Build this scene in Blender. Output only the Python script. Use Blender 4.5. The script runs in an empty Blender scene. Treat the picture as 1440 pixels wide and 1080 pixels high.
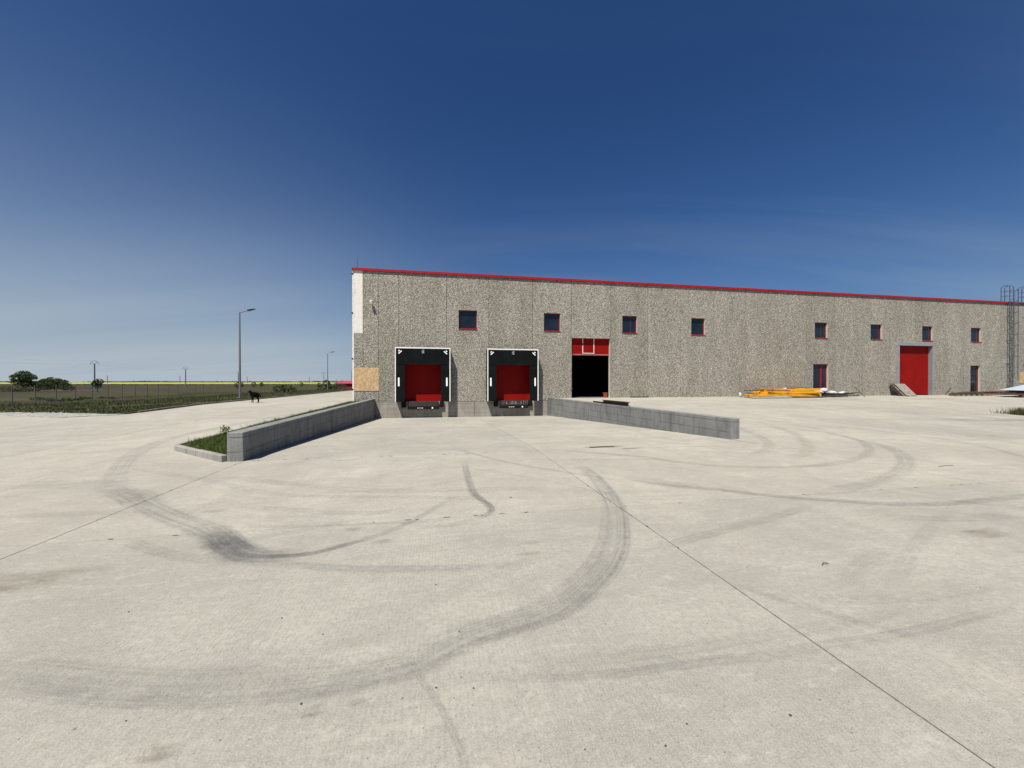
import bpy, bmesh, math, random
import numpy as np
from mathutils import Vector, Matrix, noise

random.seed(7); np.random.seed(7)
R = math.radians
scene = bpy.context.scene
col = scene.collection

# ------------------------------------------------------------------ camera, sky, sun, exposure
CAM_H = 1.58
cam_data = bpy.data.cameras.new('camera'); cam = bpy.data.objects.new('camera', cam_data); col.objects.link(cam)
cam.location = (0, 0, CAM_H); cam.rotation_euler = (R(90 - 0.265), 0, 0)
cam_data.sensor_width = 36; cam_data.lens = 13.525; cam_data.clip_start = 0.05; cam_data.clip_end = 9000
scene.camera = cam

SUN_DIR = Vector((-0.5365, -1.119, 2.13)).normalized()      # towards the sun
SUN_EL = math.asin(SUN_DIR.z)
world = bpy.data.worlds.new('World'); scene.world = world; world.use_nodes = True
wn = world.node_tree; wn.nodes.clear()
def WN(t, **k):
    n = wn.nodes.new(t)
    for a, b in k.items(): setattr(n, a, b)
    return n
sky = WN('ShaderNodeTexSky', sky_type='NISHITA', sun_disc=False)
sky.sun_elevation = SUN_EL; sky.sun_rotation = math.atan2(SUN_DIR.x, SUN_DIR.y)
sky.altitude = 0; sky.air_density = 1.1; sky.dust_density = 1.2; sky.ozone_density = 3.0
wout = WN('ShaderNodeOutputWorld'); wbg = WN('ShaderNodeBackground'); wbg.inputs['Strength'].default_value = 0.060
wtc = WN('ShaderNodeTexCoord'); wsep = WN('ShaderNodeSeparateXYZ')
wn.links.new(wtc.outputs['Generated'], wsep.inputs[0])
def wmath(op, a, b=None, c=None, clamp=False):
    n = WN('ShaderNodeMath', operation=op, use_clamp=clamp)
    for i, v in enumerate((a, b, c)):
        if v is None: continue
        if isinstance(v, (int, float)): n.inputs[i].default_value = v
        else: wn.links.new(v, n.inputs[i])
    return n.outputs[0]
# polarised-looking deep blue overhead: deepen with height, milky haze towards the horizon
zc = wmath('MAXIMUM', wsep.outputs['Z'], 0.0)
gam = WN('ShaderNodeGamma'); wn.links.new(sky.outputs[0], gam.inputs['Color']); gam.inputs['Gamma'].default_value = 1.12
tint = WN('ShaderNodeMix', data_type='RGBA', blend_type='MULTIPLY'); tint.inputs[0].default_value = 1.0
wn.links.new(gam.outputs[0], tint.inputs[6]); tint.inputs[7].default_value = (0.25, 0.435, 0.67, 1)
hz = wmath('POWER', wmath('SUBTRACT', 1.0, zc, clamp=True), 6.5)
hz = wmath('MULTIPLY', hz, 0.80)
# a thin veil of high cloud low over the fields, denser towards the left of the view
vl = WN('ShaderNodeMapRange'); vl.interpolation_type = 'SMOOTHSTEP'
for i_, v_ in enumerate((0.05, -0.62, 0.0, 1.0)): vl.inputs[i_ + 1].default_value = v_
wn.links.new(wsep.outputs['X'], vl.inputs[0])
veil = wmath('MULTIPLY', wmath('MULTIPLY', vl.outputs[0], wmath('POWER', wmath('SUBTRACT', 1.0, zc, clamp=True), 5.0)), 1.15)
m1 = WN('ShaderNodeMix', data_type='RGBA'); wn.links.new(hz, m1.inputs[0]); wn.links.new(tint.outputs[2], m1.inputs[6])
m1.inputs[7].default_value = (3.2, 4.7, 6.8, 1)
# thin cirrus, stretched, on a high flat layer
den = wmath('ADD', zc, 0.12)
cmb = WN('ShaderNodeCombineXYZ')
wn.links.new(wmath('DIVIDE', wsep.outputs['X'], den), cmb.inputs[0]); wn.links.new(wmath('DIVIDE', wsep.outputs['Y'], den), cmb.inputs[1])
mp = WN('ShaderNodeMapping'); mp.inputs['Rotation'].default_value = (0, 0, R(-38)); mp.inputs['Scale'].default_value = (0.13, 1.0, 1)
wn.links.new(cmb.outputs[0], mp.inputs[0])
nz = WN('ShaderNodeTexNoise'); nz.inputs['Scale'].default_value = 1.3; nz.inputs['Detail'].default_value = 7; nz.inputs['Roughness'].default_value = 0.55
nz.inputs['Distortion'].default_value = 0.35
wn.links.new(mp.outputs[0], nz.inputs['Vector'])
cr = WN('ShaderNodeMapRange'); cr.inputs[1].default_value = 0.45; cr.inputs[2].default_value = 0.72; cr.inputs[3].default_value = 0; cr.inputs[4].default_value = 0.42
wn.links.new(nz.outputs[0], cr.inputs[0])
low = wmath('POWER', wmath('SUBTRACT', 1.0, zc, clamp=True), 2.9)
cf = wmath('MULTIPLY', cr.outputs[0], low); cf = wmath('MAXIMUM', cf, wmath('MULTIPLY', veil, wmath('ADD', 0.62, wmath('MULTIPLY', nz.outputs[0], 0.7))), clamp=True)
m2 = WN('ShaderNodeMix', data_type='RGBA'); wn.links.new(cf, m2.inputs[0]); wn.links.new(m1.outputs[2], m2.inputs[6])
m2.inputs[7].default_value = (5.0, 5.8, 6.5, 1)
wn.links.new(m2.outputs[2], wbg.inputs['Color']); wn.links.new(wbg.outputs[0], wout.inputs[0])

sun_data = bpy.data.lights.new('sun', 'SUN'); sun = bpy.data.objects.new('sun', sun_data); col.objects.link(sun)
sun_data.energy = 5.0; sun_data.angle = R(0.53); sun_data.color = (1.0, 0.94, 0.835)
sun.rotation_euler = SUN_DIR.to_track_quat('Z', 'Y').to_euler(); sun.location = (-30, -60, 110)
scene.view_settings.view_transform = 'Standard'; scene.view_settings.look = 'None'
scene.view_settings.exposure = 0.5; scene.view_settings.gamma = 1; scene.view_settings.use_curve_mapping = False

# ------------------------------------------------------------------ frames and the lie of the land
# site frame: s runs along the front wall of the warehouse from its left corner, n away from the wall towards the yard
TH = math.atan2(0.1857, 0.9826); CT, ST = math.cos(TH), math.sin(TH)
P0 = (-9.54, 23.14)
def W(s, n, z=0.0): return Vector((P0[0] + CT * s + ST * n, P0[1] + ST * s - CT * n, z))
def soft(x, e=.010): return (x + math.sqrt(x * x + 4 * e * e)) / 2
def s_right(n): return 12.1 + .9 * n / 15.2
def zpit(n): return -.62 * soft(1 - n / 15.2)
def zleft(n): return .32 * (soft(1 - n / 15.2) if n > 0 else 1.001)
def zright(n): return .53 * soft(1 - n / 15.2) if n > 0 else .53
def zyard(s, n):
    if n < 15.97 and .93 < s < s_right(n) + .13: return zpit(n)
    if s <= .93 or (n >= 15.97 and s < 7): return zleft(n)
    return zright(n)
def verge_edge(s):                                        # where the concrete ends on the left
    if s > -9: return 5.2
    if s > -14: return 5.2 + (s + 9) / 5 * 1.6
    return 3.6 + (s + 14) / 26 * 1.2 if s > -40 else 2.4
def zland(s, n):                                          # the verge falls away from the kerb down to the fields
    d = min(-8 - s, verge_edge(s) - n) if s < -9 else min(-8 - s, 40)
    t = max(0, min(1, d / 26)); t = t * t * (3 - 2 * t)
    base = zleft(max(n, 0)) + .05
    return base + (-.62 - base) * t + .10 * noise.noise((s * .35, n * .35, 3.1)) * min(1, max(0, d) / 3)

# ------------------------------------------------------------------ helpers
MATS = {}
def srgb(r, g, b): return tuple(((c / 255) / 12.92 if c / 255 <= .04045 else ((c / 255 + .055) / 1.055) ** 2.4) for c in (r, g, b))
class NT:
    def __init__(s, name):
        s.m = bpy.data.materials.new(name); s.m.use_nodes = True; s.t = s.m.node_tree; s.t.nodes.clear()
        s.out = s.n('ShaderNodeOutputMaterial'); s.b = s.n('ShaderNodeBsdfPrincipled'); s.l(s.b.outputs[0], s.out.inputs[0])
        s.tc = s.n('ShaderNodeTexCoord')
    def n(s, t, **k):
        x = s.t.nodes.new(t)
        for a, b in k.items(): setattr(x, a, b)
        return x
    def l(s, a, b): s.t.links.new(a, b)
    def put(s, sock, v):
        if isinstance(v, (int, float)): sock.default_value = v
        elif isinstance(v, tuple): sock.default_value = v if len(v) == len(sock.default_value) else (*v, 1)
        else: s.l(v, sock)
    def math(s, op, a, b=None, c=None, clamp=False):
        x = s.n('ShaderNodeMath', operation=op, use_clamp=clamp)
        for i, v in enumerate((a, b, c)):
            if v is not None: s.put(x.inputs[i], v)
        return x.outputs[0]
    def mix(s, f, a, b, mode='MIX'):
        x = s.n('ShaderNodeMix', data_type='RGBA', blend_type=mode)
        s.put(x.inputs[0], f); s.put(x.inputs[6], a); s.put(x.inputs[7], b); return x.outputs[2]
    def mapping(s, scale=(1, 1, 1), rot=(0, 0, 0), src='Object'):
        x = s.n('ShaderNodeMapping'); x.inputs['Scale'].default_value = scale; x.inputs['Rotation'].default_value = rot
        s.l(s.tc.outputs[src], x.inputs[0]); return x.outputs[0]
    def noise(s, vec, scale, detail=3, rough=.5, dist=0):
        x = s.n('ShaderNodeTexNoise'); s.put(x.inputs['Scale'], scale); x.inputs['Detail'].default_value = detail
        x.inputs['Roughness'].default_value = rough; x.inputs['Distortion'].default_value = dist
        if vec is not None: s.l(vec, x.inputs['Vector'])
        return x.outputs[0]
    def voro(s, vec, scale, feature='F1', rnd=1):
        x = s.n('ShaderNodeTexVoronoi', feature=feature); x.inputs['Scale'].default_value = scale; x.inputs['Randomness'].default_value = rnd
        if vec is not None: s.l(vec, x.inputs['Vector'])
        return x
    def rng(s, v, a, b, c=0, d=1, clamp=True):
        x = s.n('ShaderNodeMapRange', clamp=clamp); s.put(x.inputs[0], v)
        for i, q in enumerate((a, b, c, d)): s.put(x.inputs[i + 1], q)
        return x.outputs[0]
    def bump(s, h, strength, dist):
        x = s.n('ShaderNodeBump'); x.inputs['Strength'].default_value = strength; x.inputs['Distance'].default_value = dist
        s.l(h, x.inputs['Height']); s.l(x.outputs[0], s.b.inputs['Normal'])
    def world_pos(s):
        x = s.n('ShaderNodeNewGeometry'); return x.outputs['Position']
    def set(s, color=None, rough=None, metal=None):
        if color is not None: s.put(s.b.inputs['Base Color'], color)
        if rough is not None: s.put(s.b.inputs['Roughness'], rough)
        if metal is not None: s.put(s.b.inputs['Metallic'], metal)
        return s.m

def simple(name, color, rough=.6, metal=0, var=.18, scale=3.0, bump=0.0, grime=None, spec=.25):
    t = NT(name); t.b.inputs['Specular IOR Level'].default_value = spec; v = t.mapping()
    f = t.rng(t.noise(v, scale, 5, .6), .3, .7)
    c = t.mix(f, tuple(x * (1 - var) for x in color), tuple(min(1, x * (1 + var)) for x in color))
    if grime:
        g = t.rng(t.noise(t.mapping((1.3, 1.3, .35)), scale * .7, 6, .65), .52, .72)
        c = t.mix(t.math('MULTIPLY', g, .6), c, grime)
    if bump: t.bump(t.noise(v, scale * 9, 4, .6), bump, .01)
    MATS[name] = t.set(c, rough, metal); return t.m

class MB:
    def __init__(s): s.v = []; s.f = []; s.mi = []
    def add(s, vs, fs, mi=0):
        o = len(s.v); s.v += [tuple(v) for v in vs]; s.f += [tuple(i + o for i in f) for f in fs]; s.mi += [mi] * len(fs)
        return s
    def box(s, a, b, mi=0):
        x0, y0, z0 = a; x1, y1, z1 = b
        return s.add([(x0,y0,z0),(x1,y0,z0),(x1,y1,z0),(x0,y1,z0),(x0,y0,z1),(x1,y0,z1),(x1,y1,z1),(x0,y1,z1)],
                     [(0,3,2,1),(4,5,6,7),(0,1,5,4),(1,2,6,5),(2,3,7,6),(3,0,4,7)], mi)
    def obox(s, c, d, M, mi=0):                            # box of half sizes d about c, turned by M
        vs = [Vector(c) + M @ Vector((i * d[0], j * d[1], k * d[2])) for k in (-1, 1) for i, j in ((-1,-1),(1,-1),(1,1),(-1,1))]
        return s.add(vs, [(0,3,2,1),(4,5,6,7),(0,1,5,4),(1,2,6,5),(2,3,7,6),(3,0,4,7)], mi)
    def tube(s, pts, r, k=8, mi=0, cap=True):
        pts = [Vector(p) for p in pts]; rs = r if isinstance(r, (list, tuple)) else [r] * len(pts)
        vs = []; n = len(pts)
        for i, p in enumerate(pts):
            d = (pts[min(i + 1, n - 1)] - pts[max(i - 1, 0)]).normalized()
            a = d.orthogonal().normalized() if abs(d.z) > .95 else d.cross(Vector((0, 0, 1))).normalized()
            b = d.cross(a).normalized()
            for j in range(k):
                t = 2 * math.pi * j / k; vs.append(p + a * math.cos(t) * rs[i] + b * math.sin(t) * rs[i])
        fs = [(i*k+j, i*k+(j+1)%k, (i+1)*k+(j+1)%k, (i+1)*k+j) for i in range(n - 1) for j in range(k)]
        if cap: fs += [tuple(reversed(range(k))), tuple(range((n-1)*k, n*k))]
        return s.add(vs, fs, mi)
    def build(s, name, mats, parent=None, bevel=0, smooth=False):
        me = bpy.data.meshes.new(name); me.from_pydata(s.v, [], s.f); me.update()
        if not isinstance(mats, (list, tuple)): mats = [mats]
        for m in mats: me.materials.append(m)
        if len(mats) > 1: me.polygons.foreach_set('material_index', s.mi)
        if bevel or True:
            bm = bmesh.new(); bm.from_mesh(me); bmesh.ops.recalc_face_normals(bm, faces=bm.faces)
            if bevel: bmesh.ops.bevel(bm, geom=list(bm.edges), offset=bevel, segments=1, affect='EDGES', clamp_overlap=True)
            bm.to_mesh(me); bm.free()
        if smooth: me.polygons.foreach_set('use_smooth', [True] * len(me.polygons))
        return link(name, me, parent)
def link(name, me, parent=None):
    o = bpy.data.objects.new(name, me); col.objects.link(o)
    if parent: o.parent = parent
    return o
def npmesh(name, v, f, mat, parent=None, smooth=False, attr=None):
    v = np.asarray(v, np.float32); f = np.asarray(f, np.int32); me = bpy.data.meshes.new(name); k = f.shape[1]
    me.vertices.add(len(v)); me.vertices.foreach_set('co', v.ravel()); me.loops.add(f.size); me.loops.foreach_set('vertex_index', f.ravel())
    me.polygons.add(len(f)); me.polygons.foreach_set('loop_start', np.arange(0, f.size, k, dtype=np.int32))
    if attr is not None:
        a = me.attributes.new('tone', 'FLOAT', 'POINT'); a.data.foreach_set('value', np.asarray(attr, np.float32))
    me.update(calc_edges=True); me.validate()
    if smooth: me.polygons.foreach_set('use_smooth', [True] * len(me.polygons))
    me.materials.append(mat); return link(name, me, parent)
def tag(o, label=None, cat=None, group=None, kind=None):
    for k, v in (('label', label), ('category', cat), ('group', group), ('kind', kind)):
        if v: o[k] = v
    return o
def thing(name, label, cat, loc, rz=None, group=None):
    o = bpy.data.objects.new(name, None); col.objects.link(o); o.empty_display_size = .2
    o.location = loc; o.rotation_euler = (0, 0, TH if rz is None else rz); return tag(o, label, cat, group)
def copy_thing(o, parent=None):
    c = o.copy(); col.objects.link(c); c.parent = parent
    for ch in [x for x in o.children]: copy_thing(ch, c)
    return c

# ------------------------------------------------------------------ materials
def concrete_yard_mat():
    t = NT('yard_concrete'); p = t.world_pos()
    rot = t.n('ShaderNodeMapping'); rot.inputs['Rotation'].default_value = (0, 0, -TH); t.l(p, rot.inputs[0]); v = rot.outputs[0]
    big = t.noise(v, .26, 6, .66, .9); med = t.noise(v, 1.5, 6, .65, .3); fine = t.noise(v, 26, 5, .7); grit = t.noise(v, 130, 3, .75)
    c = t.mix(t.rng(big, .36, .62), (.250, .237, .199), (.352, .336, .283))
    c = t.mix(t.math('MULTIPLY', t.rng(med, .42, .66), .60), c, (.222, .212, .180))
    # scuffed streaks left by turning traffic
    st = t.n('ShaderNodeMapping'); st.inputs['Scale'].default_value = (.22, 1.5, 1); st.inputs['Rotation'].default_value = (0, 0, R(8)); t.l(v, st.inputs[0])
    sk = t.noise(st.outputs[0], 1.7, 7, .68, 1.0)
    c = t.mix(t.math('MULTIPLY', t.rng(sk, .50, .70), .42), c, (.175, .171, .155))
    st2 = t.n('ShaderNodeMapping'); st2.inputs['Scale'].default_value = (1.1, .16, 1); st2.inputs['Rotation'].default_value = (0, 0, R(-32)); t.l(v, st2.inputs[0])
    c = t.mix(t.math('MULTIPLY', t.rng(t.noise(st2.outputs[0], 2.1, 7, .7, .8), .52, .70), .32), c, (.185, .178, .158))
    c = t.mix(t.math('MULTIPLY', t.rng(t.noise(v, .55, 6, .7, .5), .54, .68), .5), c, (.40, .39, .335))
    n5 = t.n('ShaderNodeMapping'); n5.inputs['Scale'].default_value = (.7, 1.6, 1); n5.inputs['Rotation'].default_value = (0, 0, R(20)); t.l(v, n5.inputs[0])
    c = t.mix(t.math('MULTIPLY', t.rng(t.noise(n5.outputs[0], 4.5, 8, .74, .4), .50, .64), .36), c, (.195, .186, .160))
    c = t.mix(t.math('MULTIPLY', t.rng(t.noise(n5.outputs[0], 6.5, 8, .72, .2), .54, .66), .40), c, (.42, .405, .345))
    # brown-grey smudges and damp-looking patches
    c = t.mix(t.math('MULTIPLY', t.rng(t.noise(v, .75, 4, .55, .8), .60, .76), .35), c, (.185, .165, .125))
    c = t.mix(t.math('MULTIPLY', t.rng(fine, .44, .60), .50), c, (.180, .170, .146))
    c = t.mix(t.rng(grit, .42, .66, .0, .55), c, (.43, .41, .37))
    c = t.mix(t.math('MULTIPLY', t.rng(t.noise(v, 95, 3, .75), .58, .70), .5), c, (.10, .095, .085))
    # small dark pits and specks, small white scratches
    vo = t.voro(v, 7.5); sp = t.math('LESS_THAN', vo.outputs['Distance'], .045)
    pick = t.n('ShaderNodeSeparateColor'); t.l(vo.outputs['Color'], pick.inputs[0])
    sp = t.math('MULTIPLY', sp, t.math('GREATER_THAN', pick.outputs[0], .62))
    c = t.mix(t.math('MULTIPLY', sp, .7), c, (.07, .065, .06))
    vo3 = t.voro(v, 24); pk3 = t.n('ShaderNodeSeparateColor'); t.l(vo3.outputs['Color'], pk3.inputs[0])
    c = t.mix(t.math('MULTIPLY', t.math('MULTIPLY', t.math('LESS_THAN', vo3.outputs['Distance'], .11), t.math('GREATER_THAN', pk3.outputs[2], .82)), .55), c, (.08, .075, .07))
    wm = t.n('ShaderNodeMapping'); wm.inputs['Scale'].default_value = (1, .16, 1); wm.inputs['Rotation'].default_value = (0, 0, R(35)); t.l(v, wm.inputs[0])
    vo2 = t.voro(wm.outputs[0], 3.3); pk2 = t.n('ShaderNodeSeparateColor'); t.l(vo2.outputs['Color'], pk2.inputs[0])
    sc = t.math('MULTIPLY', t.math('LESS_THAN', vo2.outputs['Distance'], .02), t.math('GREATER_THAN', pk2.outputs[1], .7))
    c = t.mix(t.math('MULTIPLY', sc, .7), c, (.52, .51, .48))
    oi = t.n('ShaderNodeObjectInfo')
    c = t.mix(1.0, c, t.mix(oi.outputs['Random'], (1.04, 1.04, 1.045), (1.15, 1.14, 1.12)), 'MULTIPLY')
    # broom finish: fine ridges running towards the building
    wv = t.n('ShaderNodeTexWave', wave_type='BANDS', bands_direction='X'); wv.inputs['Scale'].default_value = 11; wv.inputs['Distortion'].default_value = 3.2
    wv.inputs['Detail'].default_value = 3; wv.inputs['Detail Scale'].default_value = 3; t.l(v, wv.inputs[0])
    h = t.math('ADD', t.math('MULTIPLY', wv.outputs[0], .24), t.math('ADD', t.math('MULTIPLY', fine, .8), t.math('MULTIPLY', grit, .8)))
    c = t.mix(t.math('MULTIPLY', t.rng(wv.outputs[0], .0, .5, 1, 0), .045), c, (.18, .17, .15))
    t.bump(h, .55, .006)
    t.b.inputs['Specular IOR Level'].default_value = .25; MATS['yard'] = t.set(c, .9)
concrete_yard_mat()

def aggregate_mat(name, stones, bright=1.0, scale=16):
    t = NT(name); v = t.mapping((1, 1, 1))
    vo = t.voro(v, scale); sep = t.n('ShaderNodeSeparateColor'); t.l(vo.outputs['Color'], sep.inputs[0])
    ramp = t.n('ShaderNodeValToRGB'); ramp.color_ramp.interpolation = 'CONSTANT'
    el = ramp.color_ramp.elements; el[0].color = (*stones[0], 1); el[0].position = 0
    el[1].color = (*stones[1], 1); el[1].position = 1 / len(stones)
    for i in range(2, len(stones)):
        e = el.new(i / len(stones)); e.color = (*stones[i], 1)
    t.l(sep.outputs[0], ramp.inputs[0])
    gap = t.rng(vo.outputs['Distance'], .30, .56)
    c = t.mix(gap, ramp.outputs[0], tuple(x * .55 for x in stones[0]))
    vo2 = t.voro(v, scale * 2.6); s2 = t.n('ShaderNodeSeparateColor'); t.l(vo2.outputs['Color'], s2.inputs[0])
    c = t.mix(t.rng(s2.outputs[1], .72, .85, 0, .65), c, (.60, .56, .48))
    c = t.mix(t.rng(s2.outputs[0], .82, .9, 0, .8), c, (.07, .06, .05))
    st = t.rng(t.noise(t.mapping((.9, .9, .18)), 1.1, 6, .62, .4), .38, .72)
    c = t.mix(1.0, c, t.mix(st, (1.10 * bright,) * 3, (.84 * bright, .83 * bright, .80 * bright)), 'MULTIPLY')
    oi = t.n('ShaderNodeObjectInfo')
    c = t.mix(1.0, c, t.mix(oi.outputs['Random'], (.95, .95, .945), (1.05, 1.05, 1.055)), 'MULTIPLY')
    t.bump(t.math('SUBTRACT', 1.0, vo.outputs['Distance']), .8, .02)
    t.b.inputs['Specular IOR Level'].default_value = .2; MATS[name] = t.set(c, .9)
aggregate_mat('aggregate', [(.25, .232, .19), (.50, .475, .405), (.37, .35, .295), (.64, .61, .53), (.435, .41, .35), (.31, .29, .24), (.55, .525, .45)], 1.0, 22)
aggregate_mat('aggregate_grey', [(.28, .27, .25), (.48, .47, .44), (.38, .37, .34), (.56, .55, .51), (.42, .41, .38)], .90, 22)

def cast_mat(name, a, b, dark):
    t = NT(name); v = t.mapping()
    n1 = t.rng(t.noise(v, .9, 6, .65, .5), .32, .68); c = t.mix(n1, a, b)
    drip = t.rng(t.noise(t.mapping((2.6, 2.6, .35)), 2.2, 7, .7, .3), .48, .68)
    c = t.mix(t.math('MULTIPLY', drip, .6), c, dark)
    c = t.mix(t.rng(t.noise(t.mapping((5, 5, .5)), 3.0, 5, .7), .66, .78, 0, .55), c, (.62, .61, .58))
    # shuttering board lines
    z = t.n('ShaderNodeSeparateXYZ'); t.l(t.tc.outputs['Object'], z.inputs[0])
    fr = t.math('FRACT', t.math('MULTIPLY', t.math('ADD', z.outputs['Z'], 5.0), 3.45))
    ln = t.math('MULTIPLY', t.math('LESS_THAN', fr, .07), t.rng(t.noise(v, 1.4, 3), .36, .5))
    c = t.mix(t.math('MULTIPLY', ln, .75), c, dark)
    pit = t.rng(t.noise(v, 38, 3, .7), .62, .7)
    c = t.mix(t.math('MULTIPLY', pit, .45), c, (.10, .10, .09))
    t.bump(t.math('SUBTRACT', t.noise(v, 22, 5, .7), t.math('MULTIPLY', ln, .8)), .5, .015)
    MATS[name] = t.set(c, .85)
cast_mat('cast_grey', (.135, .140, .137), (.235, .236, .226), (.060, .062, .062))
cast_mat('plinth', (.225, .205, .175), (.31, .29, .25), (.14, .125, .105))
cast_mat('kerb_dark', (.09, .08, .065), (.17, .155, .13), (.05, .045, .04))
cast_mat('kerb', (.20, .19, .17), (.30, .285, .255), (.10, .092, .08))

simple('red_trim', (.32, .012, .018), .42, 0, .15, 2.0, grime=(.26, .03, .03))
simple('red_frame', (.22, .010, .014), .45, 0, .15, 3.0, grime=(.22, .03, .03))
simple('red_door', (.235, .0065, .004), .5, 0, .10, 1.2, grime=(.15, .005, .004), spec=.08)
simple('red_door_seal', (.30, .12, .12), .6)
simple('maroon_frame', (.11, .020, .015), .5, 0, .2, 3.0)
simple('white_paint', (.78, .77, .73), .5, 0, .06, 2.0, grime=(.50, .48, .43))
simple('white_plaster', (.70, .665, .61), .85, 0, .10, 5.0, .5, grime=(.52, .48, .42))
simple('reveal', (.52, .485, .43), .85, 0, .12, 5.0, .3)
simple('black_curtain', (.007, .0085, .009), .8, 0, .3, 1.6, .2, grime=(.012, .013, .0125), spec=.04)
simple('black_rubber', (.010, .010, .011), .75, 0, .3, 6.0, .3, spec=.1)
simple('black_void', (.008, .008, .008), .95)
simple('steel_grey', (.25, .26, .275), .5, .1, .12, 2.5, grime=(.24, .23, .22))
simple('galvanised', (.085, .09, .10), .5, .4, .15, 4.0)
simple('dark_steel', (.045, .042, .042), .55, .4, .3, 5.0, grime=(.10, .055, .035))
simple('rusty_steel', (.10, .045, .03), .8, .2, .45, 4.0, .4)
simple('lamp_grey', (.19, .20, .215), .5, .4, .1, 3.0)
simple('asphalt_joint', (.045, .04, .035), .95, 0, .4, 20)
simple('yellow_beam', (.62, .295, .012), .5, 0, .22, 1.6, .15, grime=(.50, .22, .03))
simple('blue_sheet', (.05, .10, .20), .5, 0, .3, 3.0)
simple('cover_sheet', (.36, .43, .50), .45, 0, .12, 2.0)
simple('pale_blue_sheet', (.20, .26, .34), .45, 0, .12, 2.0)
simple('white_bag', (.46, .46, .47), .6, 0, .10, 6.0, .5)
simple('grey_wood', (.28, .25, .215), .85, 0, .3, 5.0, .5, grime=(.16, .13, .11))
simple('dark_wood', (.085, .065, .05), .85, 0, .4, 4.0, .5)
simple('stone_dark', (.07, .065, .06), .9, 0, .3, 30)
simple('orange_plastic', (.24, .055, .025), .6)
simple('fence_post', (.11, .105, .095), .85, 0, .15, 4.0)
simple('wire', (.10, .105, .11), .6, .5)
simple('pole_concrete', (.16, .165, .17), .85, 0, .15, 2.0)
simple('insulator', (.09, .07, .06), .3)
simple('bark', (.09, .07, .055), .9, 0, .3, 8.0)
simple('dog_fur', (.004, .004, .004), 1.0, 0, .4, 14.0, .5, spec=.05)
simple('dog_eye', (.03, .02, .01), .15)
simple('shed_red', (.30, .010, .014), .5, 0, .12, 1.5, grime=(.20, .03, .02))
simple('shed_roof', (.33, .06, .07), .45, 0, .12, 1.5)
simple('roof_sheet', (.30, .30, .31), .5, .3)
simple('mark_white', (.88, .88, .86), .45, 0, .03)
simple('mark_grey', (.42, .43, .43), .6, 0, .1)
simple('interior', (.10, .10, .10), .9)
simple('brown_seal', (.09, .08, .07), .8, 0, .25, 9)

def osb_mat():
    t = NT('osb'); v = t.mapping()
    vo = t.voro(t.mapping((7, 7, 26), (0, .5, 0)), 1.0); sep = t.n('ShaderNodeSeparateColor'); t.l(vo.outputs['Color'], sep.inputs[0])
    vo2 = t.voro(t.mapping((26, 26, 8), (0, .9, .3)), 1.0); s2 = t.n('ShaderNodeSeparateColor'); t.l(vo2.outputs['Color'], s2.inputs[0])
    c = t.mix(sep.outputs[0], (.36, .225, .105), (.54, .375, .20)); c = t.mix(t.rng(s2.outputs[1], .5, .8, 0, .7), c, (.60, .44, .26))
    c = t.mix(t.rng(s2.outputs[0], .8, .9, 0, .6), c, (.30, .18, .09)); MATS['osb'] = t.set(c, .75)
osb_mat()

def glass_mat():
    t = NT('window_glass'); v = t.mapping()
    c = t.mix(t.rng(t.noise(v, 1.2, 4), .35, .65), (.006, .010, .017), (.014, .020, .028))
    t.b.inputs['Specular IOR Level'].default_value = .5; t.bump(t.noise(v, .9, 2), .08, .05); MATS['glass'] = t.set(c, .08)
glass_mat()

def leaf_mat(name, a, b, c3=None, trans=.25):
    t = NT(name); at = t.n('ShaderNodeAttribute', attribute_name='tone')
    c = t.mix(at.outputs['Fac'], a, b)
    if c3: c = t.mix(t.rng(at.outputs['Fac'], .86, .95), c, c3)
    t.set(c, .7); t.b.inputs['Specular IOR Level'].default_value = .12; tr = t.n('ShaderNodeBsdfTranslucent'); t.l(c, tr.inputs[0]); mx = t.n('ShaderNodeMixShader'); mx.inputs[0].default_value = trans
    t.l(t.b.outputs[0], mx.inputs[1]); t.l(tr.outputs[0], mx.inputs[2]); t.l(mx.outputs[0], t.out.inputs[0]); MATS[name] = t.m
leaf_mat('leaf_tree', (.022, .034, .012), (.075, .105, .032))
leaf_mat('leaf_dark', (.014, .024, .010), (.040, .062, .022))
leaf_mat('blade_verge', (.044, .052, .022), (.120, .125, .060), (.22, .20, .12))
leaf_mat('blade_green', (.050, .085, .018), (.135, .185, .050), (.24, .24, .12))
leaf_mat('blade_dry', (.12, .115, .055), (.25, .22, .12), (.34, .30, .19))
leaf_mat('rape_flower', (.42, .40, .015), (.66, .62, .03), (.30, .34, .03))
leaf_mat('far_leaf', (.028, .040, .024), (.060, .075, .045))
leaf_mat('bark_scrub', (.07, .055, .045), (.16, .12, .10))

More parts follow.
